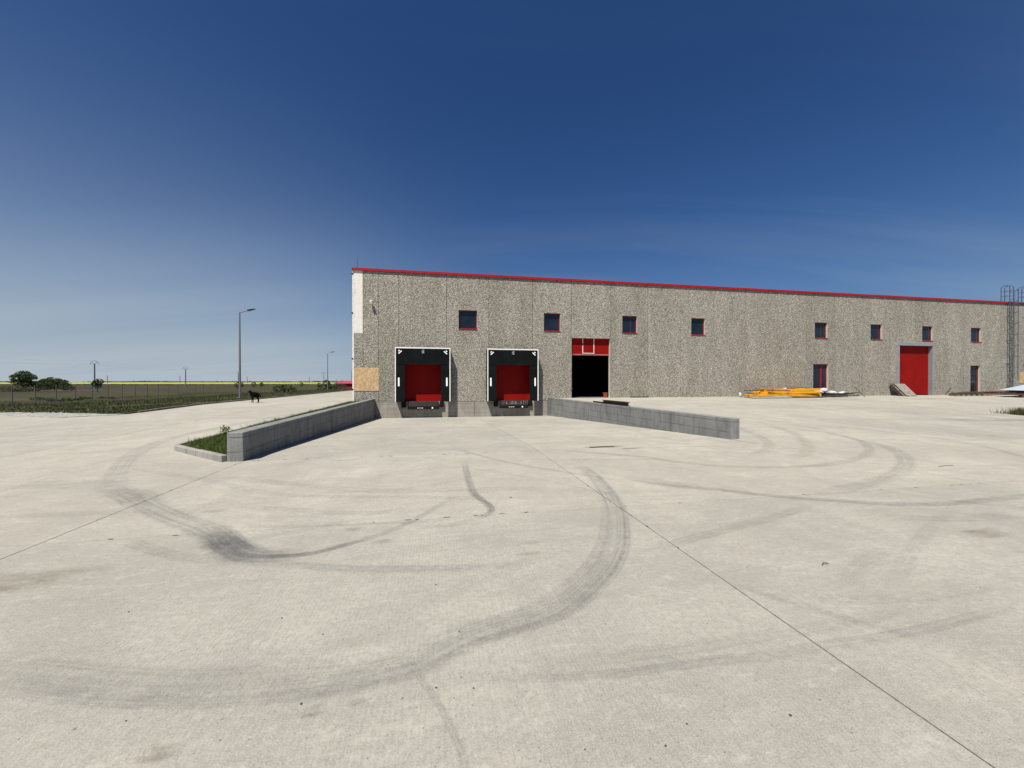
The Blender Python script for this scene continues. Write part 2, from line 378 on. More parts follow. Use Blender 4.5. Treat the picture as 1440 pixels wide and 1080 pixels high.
def land_mat():
    t = NT('verge_soil'); v = t.world_pos()
    c = t.mix(t.rng(t.noise(v, .28, 6, .65, .5), .36, .62), (.032, .042, .016), (.062, .066, .030))
    c = t.mix(t.rng(t.noise(v, 1.1, 6, .7), .48, .70), c, (.095, .082, .052)); c = t.mix(t.rng(t.noise(v, 5, 4, .7), .55, .75), c, (.03, .04, .015))
    t.bump(t.noise(v, 4, 5, .7), .8, .15); t.b.inputs['Specular IOR Level'].default_value = 0; MATS['verge_soil'] = t.set(c, .95)
    t = NT('field_soil'); v = t.world_pos()
    c = t.mix(t.rng(t.noise(v, .035, 6, .6, .3), .35, .65), (.042, .036, .030), (.074, .064, .053))
    m = t.n('ShaderNodeMapping'); m.inputs['Scale'].default_value = (.012, .3, 1); t.l(v, m.inputs[0])
    c = t.mix(t.rng(t.noise(m.outputs[0], 1.0, 5, .6), .52, .72, 0, .6), c, (.045, .052, .024))
    t.bump(t.noise(v, 1.2, 5, .7), .7, .25); t.b.inputs['Specular IOR Level'].default_value = 0; MATS['field_soil'] = t.set(c, .95)
    t = NT('gravel'); v = t.world_pos(); vo = t.voro(v, 14); s = t.n('ShaderNodeSeparateColor'); t.l(vo.outputs['Color'], s.inputs[0])
    c = t.mix(s.outputs[0], (.17, .165, .155), (.38, .37, .34)); c = t.mix(t.rng(t.noise(v, .8, 5), .5, .7, 0, .5), c, (.30, .28, .24))
    t.bump(t.math('SUBTRACT', 1.0, vo.outputs['Distance']), .8, .03); MATS['gravel'] = t.set(c, .95)
land_mat()

def mark_mat(name, color, streak=9.0, vscale=.5, hard=.38, soft=.62, cap=.75, gain=.31):
    t = NT(name); uv = t.n('ShaderNodeUVMap'); m = t.n('ShaderNodeMapping'); m.inputs['Scale'].default_value = (streak, vscale, 1); t.l(uv.outputs[0], m.inputs[0])
    s1 = t.rng(t.noise(m.outputs[0], 1.0, 5, .7), .42, .58)
    p = t.world_pos(); s2 = t.rng(t.noise(p, 9, 6, .75), hard, soft); s3 = t.rng(t.noise(p, 70, 3, .7), .38, .60); s4 = t.rng(t.noise(p, 1.6, 4, .6), .30, .60, .25, 1)
    x = t.n('ShaderNodeSeparateXYZ'); t.l(uv.outputs[0], x.inputs[0])
    e = t.math('ABSOLUTE', t.math('MULTIPLY', t.math('SUBTRACT', x.outputs[0], .5), 2.0)); wob = t.noise(p, 6, 4, .7)
    e = t.rng(t.math('ADD', e, t.math('MULTIPLY', t.math('SUBTRACT', wob, .5), .7)), .60, 1.0, 1, 0)
    at = t.n('ShaderNodeAttribute', attribute_name='tone')
    a = t.math('MULTIPLY', t.math('MULTIPLY', e, at.outputs['Fac']), t.math('ADD', t.math('MULTIPLY', s1, .72), .28))
    a = t.math('MULTIPLY', a, t.math('ADD', t.math('MULTIPLY', s4, .55), .45)); a = t.math('MULTIPLY', a, t.math('ADD', t.math('MULTIPLY', s2, .40), .60))
    a = t.math('MULTIPLY', a, t.math('ADD', t.math('MULTIPLY', s3, .45), .55)); a = t.math('MINIMUM', t.math('MULTIPLY', a, gain), cap)
    t.set(color, .85); tr = t.n('ShaderNodeBsdfTransparent'); mx = t.n('ShaderNodeMixShader'); t.l(a, mx.inputs[0])
    t.l(tr.outputs[0], mx.inputs[1]); t.l(t.b.outputs[0], mx.inputs[2]); t.l(mx.outputs[0], t.out.inputs[0]); MATS[name] = t.m
mark_mat('tyre_rubber', (.098, .101, .108), 11.0, .35)
mark_mat('tyre_scrub', (.085, .090, .100), 3.5, 1.2, .3, .55, .6, .33)
mark_mat('stain_brown', (.15, .12, .065), 1.5, 2.0, .3, .55, .5, .28)
mark_mat('stain_dark', (.10, .095, .085), 2.0, 1.0, .3, .6, .6, .42)

# ------------------------------------------------------------------ ground: far land, verge, yard slabs
def grid(name, fs, fn, zf, mat, parent=None, smooth=True):
    ns_, nn = len(fs), len(fn); v = [tuple(W(s, n, zf(s, n))) for n in fn for s in fs]
    f = [(j*ns_+i, j*ns_+i+1, (j+1)*ns_+i+1, (j+1)*ns_+i) for j in range(nn-1) for i in range(ns_-1)]
    f = [tuple(reversed(q)) for q in f]
    return npmesh(name, v, f, mat, parent, smooth)
def lin(a, b, n): return [a + (b - a) * i / (n - 1) for i in range(n)]

gnd = MB(); gnd.add([(-4000, -4000, -.95), (4000, -4000, -.95), (4000, 4500, -.95), (-4000, 4500, -.95)], [(0, 1, 2, 3)])
tag(gnd.build('ground', MATS['field_soil']), kind='structure')
fld = MB(); fld.add([W(-3500, 40, -.62), W(-33.0, 40, -.62), W(-33.0, -4000, -.62), W(-3500, -4000, -.62)], [(0, 1, 2, 3)])
tag(fld.build('ploughed_field', MATS['field_soil']), kind='structure')
vs_ = [-80, -70, -60, -54, -50, -46] + lin(-42, -9, 45) + [-8.45, -8.1]
vn_ = [5.2, 4.6, 4.0, 3.4, 2.8] + lin(2, -60, 75) + lin(-63, -230, 50)
def zv(s, n):
    if s < -9 and n > verge_edge(s): return zland(s, verge_edge(s)) - .25
    return zland(s, n)
tag(grid('verge', vs_, vn_, zv, MATS['verge_soil']), kind='structure')
grv = MB(); gp = [(-14.2, 4.0), (-11.3, 3.4), (-8.3, 2.0), (-8.2, 5.6), (-9.5, 6.4), (-12, 5.4)]
grv.add([W(a, b, zleft(b) + .018) for a, b in gp] + [W(a, b, zleft(b) - .1) for a, b in gp], [(0, 1, 2, 3, 4, 5)] + [(i, (i+1) % 6, (i+1) % 6 + 6, i + 6) for i in range(6)])
tag(grv.build('gravel_patch', MATS['gravel']), kind='structure')

yard = tag(bpy.data.objects.new('concrete_yard', None), kind='structure'); col.objects.link(yard)
JOINTS = MB()
def rows(n0, n1):
    r = {n0, n1}
    for q in (13.2, 13.8, 14.4, 14.8, 15.2, 15.6, 16.0, 16.6, 17.2, 0.0):
        if n0 < q < n1: r.add(q)
    return sorted(r)
def slab(sa, sb, n0, n1, zf, gs=.005, gn=.002):
    """one poured slab; sa/sb are numbers or functions of n"""
    fa = sa if callable(sa) else (lambda n, c=sa: c + gs); fb = sb if callable(sb) else (lambda n, c=sb: c - gs)
    rs = rows(n0 + gn, n1 - gn); m = MB(); k = len(rs)
    top = [W(fa(n), n, zf(n)) for n in rs] + [W(fb(n), n, zf(n)) for n in rs]
    bot = [v - Vector((0, 0, .09)) for v in top]
    fs = [(i, i + 1, k + i + 1, k + i) for i in range(k - 1)]
    loop = list(range(k)) + list(range(2 * k - 1, k - 1, -1))
    fs += [(loop[i], loop[(i + 1) % len(loop)], loop[(i + 1) % len(loop)] + 2 * k, loop[i] + 2 * k) for i in range(len(loop))]
    m.add(top + bot, fs); o = m.build('concrete_slab', MATS['yard'], yard)
    u = [W(fa(n) - .02, n, zf(n) - .012) for n in rs] + [W(fa(n) + .02, n, zf(n) - .012) for n in rs]
    JOINTS.add(u, [(i, i + 1, k + i + 1, k + i) for i in range(k - 1)])
    JOINTS.add([W(fa(n0), n0 - .02, zf(n0) - .014), W(fb(n0), n0 - .02, zf(n0) - .014), W(fb(n0), n0 + .02, zf(n0) - .014), W(fa(n0), n0 + .02, zf(n0) - .014)], [(0, 1, 2, 3)])
    return o
# loading pit between the two retaining walls
for a, b in ((0, 4), (4, 8), (8, 12), (12, 15.97)):
    slab(1.23, 7.31, a, b, zpit); slab(7.31, (lambda n: s_right(n)), a, b, zpit)
# yard in front
NL = [15.97, 19.97, 23.97, 27.97, 31.97]
for i in range(4):
    for s0, s1 in ((1.23, 7.31), (7.31, 13.39), (13.39, 19.47), (19.47, 25.55), (25.55, 31.63)):
        slab(s0, s1, NL[i], NL[i + 1], (lambda n, q=s0: zright(n) if q > 7 else zleft(n)))
    for s0, s1 in ((-3.86, 1.23), (-8.0, -3.86), (-14.1, -8.0), (-20.2, -14.1), (-26.3, -20.2), (-40, -26.3)):
        slab(s0, s1, NL[i], NL[i + 1], zleft)
slab((lambda n: s_right(n) + .01), 19.47, 15.203, 15.97, zright, gn=.0)
for a, b in ((0, 4), (4, 8), (8, 12), (12, 15.203)):
    slab((lambda n: s_right(n) + .27), 19.47, a, b, zright, gn=.002 if b < 15 else .0)
for a, b in ((0, 4), (4, 8), (8, 12), (12, 15.97)):
    for s0, s1 in ((19.47, 25.55), (25.55, 31.63), (31.63, 37.7), (37.7, 43.8), (43.8, 49.9), (49.9, 56), (56, 66)):
        slab(s0, s1, a, b, zright)
slab(31.63, 48, 15.97, 23.97, zright); slab(48, 66, 15.97, 23.97, zright); slab(31.63, 66, 23.97, 31.97, zright)
# road along the left of the building, and its branch to the left
for b in range(16, -64, -8):
    a = b - 8 + (.0 if b > 16 else 0)
    a_, b_ = (a, b if b < 16 else 15.97)
    slab(-8.0, -3.86, a_, b_, zleft)
    slab(-3.86, (lambda n: -.0 if n < -.1 else (.0 if n < 2.4 else min(.93, .93))), a_, b_, zleft)
for s0, s1 in ((-14.1, -8.0), (-20.2, -14.1), (-26.3, -20.2), (-40, -26.3), (-60, -40)):
    e = {-14.1: 4.6, -20.2: 3.4, -26.3: 3.1, -40: 2.7, -60: 2.4}[s0]
    slab(s0, s1, e, 9.97, zleft); slab(s0, s1, 9.97, 15.97, zleft)
jo = JOINTS.build('joint_filler', MATS['asphalt_joint'], yard); jo['kind'] = 'stuff'

# dark chips broken out along the joints
ch = MB(); rc = random.Random(5)
def chip(s, n, ls, ln, zoff=.0035):
    k = 7; z = zyard(s, n) + zoff
    pts = [(s + ls * math.cos(6.283 * i / k) * rc.uniform(.6, 1.1), n + ln * math.sin(6.283 * i / k) * rc.uniform(.6, 1.1)) for i in range(k)]
    ch.add([W(a, b, zyard(a, b) + zoff) for a, b in pts], [tuple(range(k))])
for n_, s0, s1, dens in ((19.97, -1, 6.9, 3.2), (19.97, 7.5, 16, 1.4), (15.97, 1.4, 12, 3.0), (11.97, 1.5, 12, 1.6), (7.97, 1.5, 12, 3.0), (15.97, 14, 26, .9), (3.97, 1.5, 11, 1.0), (7.97, 14, 30, .5)):
    s = s0
    while s < s1:
        s += rc.expovariate(dens) * (1.0 if rc.random() < .75 else 2.5)
        chip(s, n_ + rc.gauss(0, .008), rc.uniform(.012, .05) * (1.6 if n_ < 17 else 1), rc.uniform(.004, .010) * (2.6 if n_ < 17 else 1))
for s_, n0, n1, dens in ((1.23, 16, 23, 1.6), (7.31, 8, 23, 1.6), (-3.86, -20, 22, .9), (-8, 5, 18, 1.0)):
    n = n0
    while n < n1:
        n += rc.expovariate(dens); chip(s_ + rc.gauss(0, .005), n, rc.uniform(.006, .013), rc.uniform(.012, .03) * (1 if n > 14 else 2.5))
o = ch.build('joint_chips', MATS['asphalt_joint'], yard); o['kind'] = 'stuff'

# tyre marks: real rubber films a few millimetres thick, lying on the slabs
def smooth_path(pts, step=.10):
    P = [Vector((p[0], p[1], 0)) for p in pts]; out = []
    for i in range(len(P) - 1):
        a = P[max(i - 1, 0)]; b = P[i]; c = P[i + 1]; d = P[min(i + 2, len(P) - 1)]; k = max(2, int((c - b).length / step))
        for j in range(k):
            t = j / k; out.append(.5 * ((2 * b) + (c - a) * t + (2 * a - 5 * b + 4 * c - d) * t * t + (3 * b - a - 3 * c + d) * t ** 3))
    out.append(P[-1]); return out
NM = [0]
def mark(pts, width, amt, mat='tyre_rubber', name='tyre_mark', taper=.18, wf=None):
    NM[0] += 1; zo = .0045 + .0007 * (NM[0] % 8); P = smooth_path(pts); n = len(P); me = bpy.data.meshes.new(name); vs = []; uv = []; tone = []; L = 0
    for i, p in enumerate(P):
        d = (P[min(i + 1, n - 1)] - P[max(i - 1, 0)]).normalized(); q = Vector((-d.y, d.x, 0)); w = width * (wf(i / (n - 1)) if wf else 1)
        if i: L += (P[i] - P[i - 1]).length
        t = i / (n - 1); a = amt * min(1, t / taper, (1 - t) / taper) if taper else amt
        for k in range(5):
            u = k / 4; r = p + q * w * (u - .5); vs.append(tuple(W(r.x, r.y, zyard(r.x, r.y) + zo))); uv.append((u, L + NM[0] * 7.3)); tone.append(max(0, a))
    fs = [(i*5+k, i*5+k+1, (i+1)*5+k+1, (i+1)*5+k) for i in range(n - 1) for k in range(4)]
    me.from_pydata(vs, [], fs); me.update(); ul = me.uv_layers.new(name='UVMap')
    for l in me.loops: ul.data[l.index].uv = uv[l.vertex_index]
    at = me.attributes.new('tone', 'FLOAT', 'POINT'); at.data.foreach_set('value', tone); me.materials.append(MATS[mat]); return link(name, me, yard)
A_ = [(7.64,17.48),(7.61,18.38),(7.39,19.46),(7.2,20.07),(6.97,20.59),(6.72,21.06),(6.43,21.45),(6.15,21.72),(5.9,21.91),(5.69,22.01),(5.49,22.05),(5.26,22.12),(5.09,22.21),(4.95,22.3)]
A_ += [(4.75,22.34),(4.5,22.37),(4.2,22.36)]; mark(A_, .27, 1.15, taper=.12); mark([(s + .10, n + .06) for s, n in A_[:14]], .10, 1.1, taper=.2); mark([(s - .12, n - .08) for s, n in A_[2:14]], .06, .8, taper=.25)
mark([(4.95,22.26),(4.86,22.30),(4.53,22.30),(4.21,22.28),(3.86,22.26),(3.38,22.15),(3.0,22.03),(2.57,21.9),(2.2,21.8)], .30, .75, taper=.3)
mark([(5.1,22.25),(4.86,22.36),(4.48,22.41),(3.97,22.38),(3.47,22.28),(2.89,22.11)], .10, .8, taper=.3)
mark([(-.1,17.5),(.41,17.89),(1.24,18.65),(1.96,19.31),(2.58,19.81),(2.88,20.1),(3.11,20.36),(3.3,20.59),(3.43,20.67),(3.69,20.7),(3.93,20.69),(4.16,20.56),(4.39,20.42),(4.54,20.28),(4.75,20.04),(4.94,19.74),(5.14,19.39),(5.36,18.97)], .30, 1.1, taper=.12,
     wf=lambda t: 1.25 if t < .5 else max(.40, 1.25 - (t - .5) * 4))
mark([(2.60,19.80),(2.78,20.02),(2.96,20.24),(3.14,20.44),(3.34,20.62),(3.6,20.70),(3.9,20.70)], .40, 1.9, taper=.3)
mark([(2.75,19.95),(2.95,20.2),(3.12,20.40),(3.3,20.58),(3.55,20.68)], .34, 2.0, 'tyre_scrub', taper=.4)
mark([(3.2,20.55),(3.43,20.66),(3.69,20.7),(3.93,20.69),(4.16,20.56),(4.39,20.42)], .09, 2.0, 'tyre_scrub', taper=.3)
mark([(5.56,19.0),(5.65,19.43),(5.71,19.73),(5.65,19.95),(5.5,20.07)], .10, 1.8, 'tyre_scrub', taper=.35)
mark([(.25,17.9),(.8,18.2),(1.3,18.7),(1.7,19.05)], .55, .8, taper=.35)
mark([(5.56,16.9),(5.54,18.0),(5.54,18.45),(5.56,19.08),(5.65,19.43),(5.71,19.73),(5.66,19.93),(5.47,20.09)], .15, 1.7, taper=.2)
mark([(5.47,20.09),(5.25,20.21),(4.8,20.25)], .12, .7, taper=.3)
mark([(3.4,20.79),(3.89,20.93),(4.38,21.08),(4.8,21.16),(5.2,21.22),(5.62,21.23),(5.93,21.23)], .15, 1.0, taper=.25)
mark([(5.48,15.28),(6.17,16.71),(6.72,17.49),(7.4,18.24),(7.9,18.77)], .14, .9, taper=.15)
mark([(7.49,15.48),(8.0,16.08),(9.25,16.99),(9.6,17.51),(10.24,18.09),(11.28,18.41),(12.44,18.38),(13.79,17.92),(15.0,17.2),(16.25,16.0),(16.84,14.62),(16.3,13.48),(15.86,12.92)], .24, .95, taper=.1)
mark([(8.08,18.71),(8.51,19.19),(9.21,19.63),(9.75,20.04),(10.31,20.31),(10.81,20.53),(11.45,20.64),(12.08,20.64),(13.02,20.6),(14.05,20.51)], .20, 1.2, taper=.1)
mark([(8.08,18.6),(8.51,19.0),(9.21,19.5),(9.6,19.8)], .35, .8, taper=.3)
mark([(16.59,15.27),(16.07,16.56),(15.23,17.61),(14.13,18.5),(12.76,19.25),(11.81,19.6),(11.13,19.8),(10.07,20.04)][::-1] + [(17.6,14.2),(18.2,13.2)][:0], .34, 1.0, taper=.15)
mark([(17.4,11.5),(17.3,13.8),(16.59,15.27)], .3, .7, taper=.3)
mark([(14.9,12.8),(14.47,14.25),(13.7,15.66),(12.63,16.76),(11.44,17.48)], .30, .8)
mark([(16.3,13.0),(15.77,14.45),(14.52,16.04),(13.2,17.23),(12.13,17.76)], .34, .8)
mark([(17.0,11.0),(18.43,13.8),(18.92,15.53),(18.31,17.2),(17.16,18.56),(16.25,19.53)], .22, .75)
mark([(5.09,22.44),(5.46,22.5),(6.03,22.57),(6.45,22.58),(6.89,22.61),(7.39,22.6),(7.92,22.6),(8.61,22.55),(9.16,22.5)], .10, .85, taper=.15)
mark([(5.3,22.38),(6.03,22.46),(6.7,22.47),(7.5,22.45),(8.61,22.38)], .13, .5, taper=.25)
mark([(7.0,21.2),(7.46,21.07),(8.15,20.88),(9.01,20.64),(9.87,20.35)], .18, .9, taper=.2)
mark([(4.9,22.26),(4.98,22.42),(5.08,22.62),(5.17,22.88),(5.25,23.3)], .05, .75, taper=.25)
mark([(-1.2,6.0),(-1.94,10.2),(-2.01,12.84),(-1.39,14.87),(-.5,16.54),(.21,17.66),(.67,18.16)], .42, .8, taper=.2)
mark([(-1.6,17.2),(-1.0,17.35),(-.4,17.4),(.3,17.7)], .6, .6, taper=.35)
mark([(2.0,20.0),(2.25,20.23),(2.72,20.51),(3.11,20.69),(3.4,20.8)], .18, .8)
mark([(7.3,21.85),(7.51,22.14),(7.69,22.35),(7.88,22.54),(8.0,22.76)], .12, .7)
mark([(7.4,22.0),(7.9,22.2),(8.5,22.3),(9.3,22.25)], .16, .45, taper=.35)
mark([(1.33,17.19),(2.71,17.96),(4.08,18.62),(5.92,18.89),(7.24,19.22)], .28, .55)
mark([(-.6,16.2),(1.5,17.6),(2.9,18.6),(4.8,19.1),(6.6,19.5)], .2, .5)
mark([(2.65,19.15),(3.18,19.28),(3.83,19.56),(4.59,19.65)], .18, .6)
mark([(2.89,19.85),(3.42,19.92),(3.94,19.98),(4.63,20.04),(5.26,20.03)], .10, .75)
mark([(-3.0,18.9),(-1.5,19.1),(.5,19.0),(2.2,19.2)], .25, .45)
mark([(10.2,20.9),(10.9,21.1),(11.8,21.15)], .25, .6)
mark([(3.2,23.0),(4.0,23.05),(5.0,23.0)], .3, .35)
mark([(20,6),(24,8.5),(27.5,12),(28,16)], .4, .6); mark([(17,4),(23,6),(30,8),(36,13)], .35, .5); mark([(20,2.6),(28,3.4),(36,3.2),(44,4.5)], .5, .5)
mark([(24.5,12.6),(27,13.1),(31,13.4)], 1.0, .9, 'stain_dark', 'dirt_stain', taper=.3)
mark([(36.5,3.3),(39,3.5),(42,3.4)], .8, 1.4, 'stain_dark', 'dirt_stain', taper=.4)
rk = random.Random(17)                                    # many faint older marks
for i in range(34):
    s = rk.uniform(-6, 20); n = rk.uniform(9, 21.5) if s > 14 or s < 0 else rk.uniform(16.3, 21.8); a = rk.uniform(0, 6.28) if i % 3 else rk.choice([.1, 3.0]); kx = rk.uniform(-.45, .45); P_ = []
    for q in range(12):
        P_.append((s, n)); s += math.cos(a) * .45; n += math.sin(a) * .45; a += kx * .45
        if n > 22.6 or n < 8.5 or (n < 16.1 and -.9 < s < 14): break
    if len(P_) > 4: mark(P_, rk.uniform(.10, .22), rk.uniform(.22, .45), taper=.3)
for (s, n), w, l in (((2.36,19.21), .07, .16), ((5.87,21.04), .06, .14), ((5.95,20.82), .05, .12), ((4.17,20.15), .06, .12), ((4.53,20.53), .05, .12), ((1.8,20.79), .20, .6), ((4.67,22.5), .03, .05), ((4.48,22.52), .04, .06), ((3.9, 22.62), .05, .08), ((10.68, 21.48), .12, .3)):
    mark([(s - l, n), (s, n + .01), (s + l, n - .01)], w * 2, 1.6, 'stain_brown', 'rust_stain', taper=.45)
for (s, n), w, l in (((9.01,15.68), .20, .55), ((9.6, 16.0), .12, .3), ((11.21,16.1), .05, .35), ((3.2,8.4), .08, .9), ((3.2,16.21), .05, .3)):
    mark([(s - l, n), (s, n + .03), (s + l, n - .01)], w, 2.2, 'stain_dark', 'dirt_stain', taper=.3)

# ------------------------------------------------------------------ kerbs
def kerb(pts, h, w, name, label, group=None, cat='kerb'):
    t = thing(name, label, cat, W(pts[0][0], pts[0][1], 0), 0, group); o = Vector(t.location)
    for i in range(len(pts) - 1):
        a, b = Vector(pts[i]), Vector(pts[i + 1]); L = (b - a).length; k = max(1, round(L / 1.0)); d = (b - a) / L; q = Vector((-d.y, d.x)) * w
        for j in range(k):
            p0 = a + d * (L * j / k + .006); p1 = a + d * (L * (j + 1) / k - .006); dz = rc.uniform(-.008, .008); m = MB(); cs = []
            for p in (p0, p1, p1 + q, p0 + q): cs.append((p, zleft(p.y)))
            m.add([W(p.x, p.y, z - .05) - o for p, z in cs] + [W(p.x, p.y, z + h + dz) - o for p, z in cs], [(0,3,2,1),(4,5,6,7),(0,1,5,4),(1,2,6,5),(2,3,7,6),(3,0,4,7)])
            m.build('kerb_stone', MATS['kerb_dark' if h < .1 else 'kerb'], t, bevel=.012)
    return t
kerb([(-8.15, 4.6), (-8.15, -1.5), (-8.15, -60)], .085, .14, 'road_kerb', 'low concrete kerb between the road and the grass verge')
kerb([(.93, 15.93), (-.82, 14.35), (-.62, 9.5), (-.35, 4.5), (-.15, .3)], .13, -.11, 'planting_kerb', 'weathered concrete kerb around the grass wedge beside the left retaining wall')
bed = MB(); bp = [(.93, 15.88), (-.80, 14.34), (-.60, 9.5), (-.33, 4.5), (-.13, .3), (.93, .3)]
bed.add([W(a, b, zleft(b) + .105) for a, b in bp], [tuple(range(6))]); tag(bed.build('planting_bed', MATS['verge_soil']), kind='structure')

# ------------------------------------------------------------------ retaining walls
def retaining(a0, a1, side, label, joints):
    """a0 at the building, a1 the free end; side = thickness vector in s"""
    t = thing('retaining_wall', label, 'wall', W(a0[0], a0[1], -.62), group='retaining walls of the loading pit')
    ds = (a1[0] - a0[0]); n1 = a1[1]; k = joints
    for j in range(k):
        t0, t1 = j / k + (.0011 if j else 0), (j + 1) / k - (.0011 if j < k - 1 else 0); m = MB(); vs = []
        for z0 in (-.75, None):
            for tt, off in ((t0, 0), (t1, 0), (t1, side), (t0, side)):
                s = a0[0] + ds * tt + off; n = a0[1] + (n1 - a0[1]) * tt
                vs.append((s - a0[0], -(n - a0[1]), (-.13 if z0 is not None else .58 + .62)))
        m.add(vs, [(0,3,2,1),(4,5,6,7),(0,1,5,4),(1,2,6,5),(2,3,7,6),(3,0,4,7)]); m.build('wall_section', MATS['cast_grey'], t, bevel=.012)
    return t
retaining((1.23, 0.004), (1.23, 15.97), -.295, 'left concrete retaining wall running from the warehouse to the grass wedge', 5)
retaining((12.1, 0.004), (13.0, 15.2), .27, 'right concrete retaining wall, sunlit, with a dark steel beam lying on its top', 5)

# ------------------------------------------------------------------ the warehouse
B = thing('warehouse', 'long warehouse of exposed aggregate panels with a red roof edge and small red-framed windows', 'warehouse', W(0, 0, 0))
SE = [2.64, 5.53, 8.2, 11.08, 13.74, 16.56, 19.28, 21.83, 24.5, 27.09, 29.83, 32.42, 35.03, 37.65, 40.27, 42.9, 45.45, 48.0, 50.45, 52.78]
WIN = [(6.28, 7.45), (11.85, 12.98), (17.40, 18.51), (22.67, 23.78), (33.16, 34.34), (38.41, 39.56), (43.58, 44.72), (48.78, 49.94)]
ZW0, ZW1 = 4.95, 6.15; TOPZ = 8.31; TK = .30
OPEN = [(a, b, ZW0, ZW1) for a, b in WIN] + [(2.80, 5.42, .38, 2.95), (8.45, 11.05, .38, 2.95), (13.77, 16.53, .50, 4.55), (33.03, 34.43, .50, 2.97), (41.14, 44.70, .50, 4.60), (48.74, 49.85, .50, 2.98)]
def panel(s0, s1, z0, z1, mat='aggregate', name='wall_panel', g=.011, zg=.0, depth=TK, proud=0):
    s0 += g; s1 -= g; z1 -= zg; z0 += zg
    ops = [(max(a, s0), min(b, s1), max(c, z0), min(d, z1)) for a, b, c, d in OPEN if a < s1 and b > s0 and c < z1 and d > z0]
    xs = sorted({s0, s1} | {o[0] for o in ops} | {o[1] for o in ops}); zs = sorted({z0, z1} | {o[2] for o in ops} | {o[3] for o in ops})
    m = MB(); Y0, Y1 = -proud, depth
    solid = {}
    for i in range(len(xs) - 1):
        for j in range(len(zs) - 1):
            cx, cz = (xs[i] + xs[i + 1]) / 2, (zs[j] + zs[j + 1]) / 2
            solid[i, j] = not any(o[0] < cx < o[1] and o[2] < cz < o[3] for o in ops)
    for (i, j), ok in solid.items():
        if not ok: continue
        a, b, c, d = xs[i], xs[i + 1], zs[j], zs[j + 1]
        m.add([(a, Y0, c), (b, Y0, c), (b, Y0, d), (a, Y0, d)], [(0, 1, 2, 3)], 0)
        m.add([(a, Y1, c), (b, Y1, c), (b, Y1, d), (a, Y1, d)], [(3, 2, 1, 0)], 1)
        for di, dj, q in ((-1, 0, [(a, Y0, c), (a, Y1, c), (a, Y1, d), (a, Y0, d)]), (1, 0, [(b, Y0, c), (b, Y1, c), (b, Y1, d), (b, Y0, d)]), (0, -1, [(a, Y0, c), (b, Y0, c), (b, Y1, c), (a, Y1, c)]), (0, 1, [(a, Y0, d), (b, Y0, d), (b, Y1, d), (a, Y1, d)])):
            if not solid.get((i + di, j + dj), False):
                outer = (i + di, j + dj) not in solid
                m.add(q, [(0, 1, 2, 3)], 0 if outer else 1)
    bm_v = {}; v2 = []; f2 = []
    for f in m.f:
        q = []
        for i in f:
            k = tuple(round(c, 4) for c in m.v[i])
            if k not in bm_v: bm_v[k] = len(v2); v2.append(m.v[i])
            q.append(bm_v[k])
        f2.append(tuple(q))
    m.v, m.f = v2, f2
    return m.build(name, [MATS[mat], MATS['reveal']], B)
# first bay: corner pieces cut in height
panel(0.03, .55, 4.55, TOPZ, 'white_plaster', 'plaster_strip')['label'] = 'white plastered strip at the top left corner'
panel(0.03, .55, .38, 4.55); panel(.55, 1.43, 4.55, TOPZ); panel(.55, 1.43, .38, 4.55); panel(1.43, 2.64, .38, TOPZ)
for i in range(len(SE) - 1): panel(SE[i], SE[i + 1], .38 if SE[i] < 11 else .40, TOPZ)
for a, b in ((52.78, 55.4), (55.4, 58), (58, 60.6), (60.6, 63.2)): panel(a, b, .4, TOPZ, 'aggregate_grey')
# backing, so joints read dark, and everything behind the wall
m = MB()
for i in range(len(SE) - 1):
    z_lo = max([.4] + [d + .01 for a, b, c, d in OPEN if a < SE[i] + .05 and b > SE[i] - .05]); m.box((SE[i] - .012, .10, z_lo), (SE[i] + .012, .12, 8.2))
for a in (.55, 1.43): m.box((a - .017, .10, .4), (a + .017, .12, 8.2))
m.build('panel_joint_seal', MATS['brown_seal'], B)['kind'] = 'stuff'
m = MB(); m.box((-.06, .02, .30), (.028, .10, 8.31)); m.box((-.06, .10, .30), (-.005, .16, 8.31)); m.build('corner_trim', MATS['white_plaster'], B)
for z in (1.15, 3.0, 5.75, 8.1):
    c = MB(); c.box((-.10, .0, z - .04), (-.02, .06, z + .04)); c.build('trim_clip', MATS['black_rubber'], B)
m = MB(); m.box((.0, .35, .30), (.25, 30, 8.3)); m.box((63.0, .35, .3), (63.2, 30, 8.3)); m.box((.0, 30, .3), (63.2, 30.25, 8.3)); m.build('side_wall', MATS['aggregate'], B)
m = MB(); m.box((.1, .31, 8.05), (63.1, 30, 8.25)); m.build('roof', MATS['roof_sheet'], B)
m = MB(); m.box((.27, .302, .0), (62.9, 29.9, .525)); m.build('interior_floor', MATS['interior'], B)
# plinth of cast concrete under the panels in the pit, butt-jointed
for a, b in ((-.02, 1.22), (1.24, 2.85), (2.87, 7.28), (7.30, 12.08)):
    m = MB(); m.box((a, .012, -.72), (b, .34, .377)); m.build('plinth_block', MATS['plinth'], B, bevel=.008)
m = MB(); m.box((12.1, .02, -.7), (63, .34, .398)); m.build('footing', MATS['plinth'], B)
# red edge flashing in lengths
s = -.08
while s < 63:
    e = min(s + 3.0, 63.3); m = MB(); far = s > 52
    m.box((s, -.075, TOPZ + .005), (e - .012, .35, TOPZ + .15)); m.box((s, -.085, TOPZ + .0), (e - .012, -.077, TOPZ + .03))
    m.build('roof_flashing', MATS['maroon_frame' if far else 'red_trim'], B); s = e
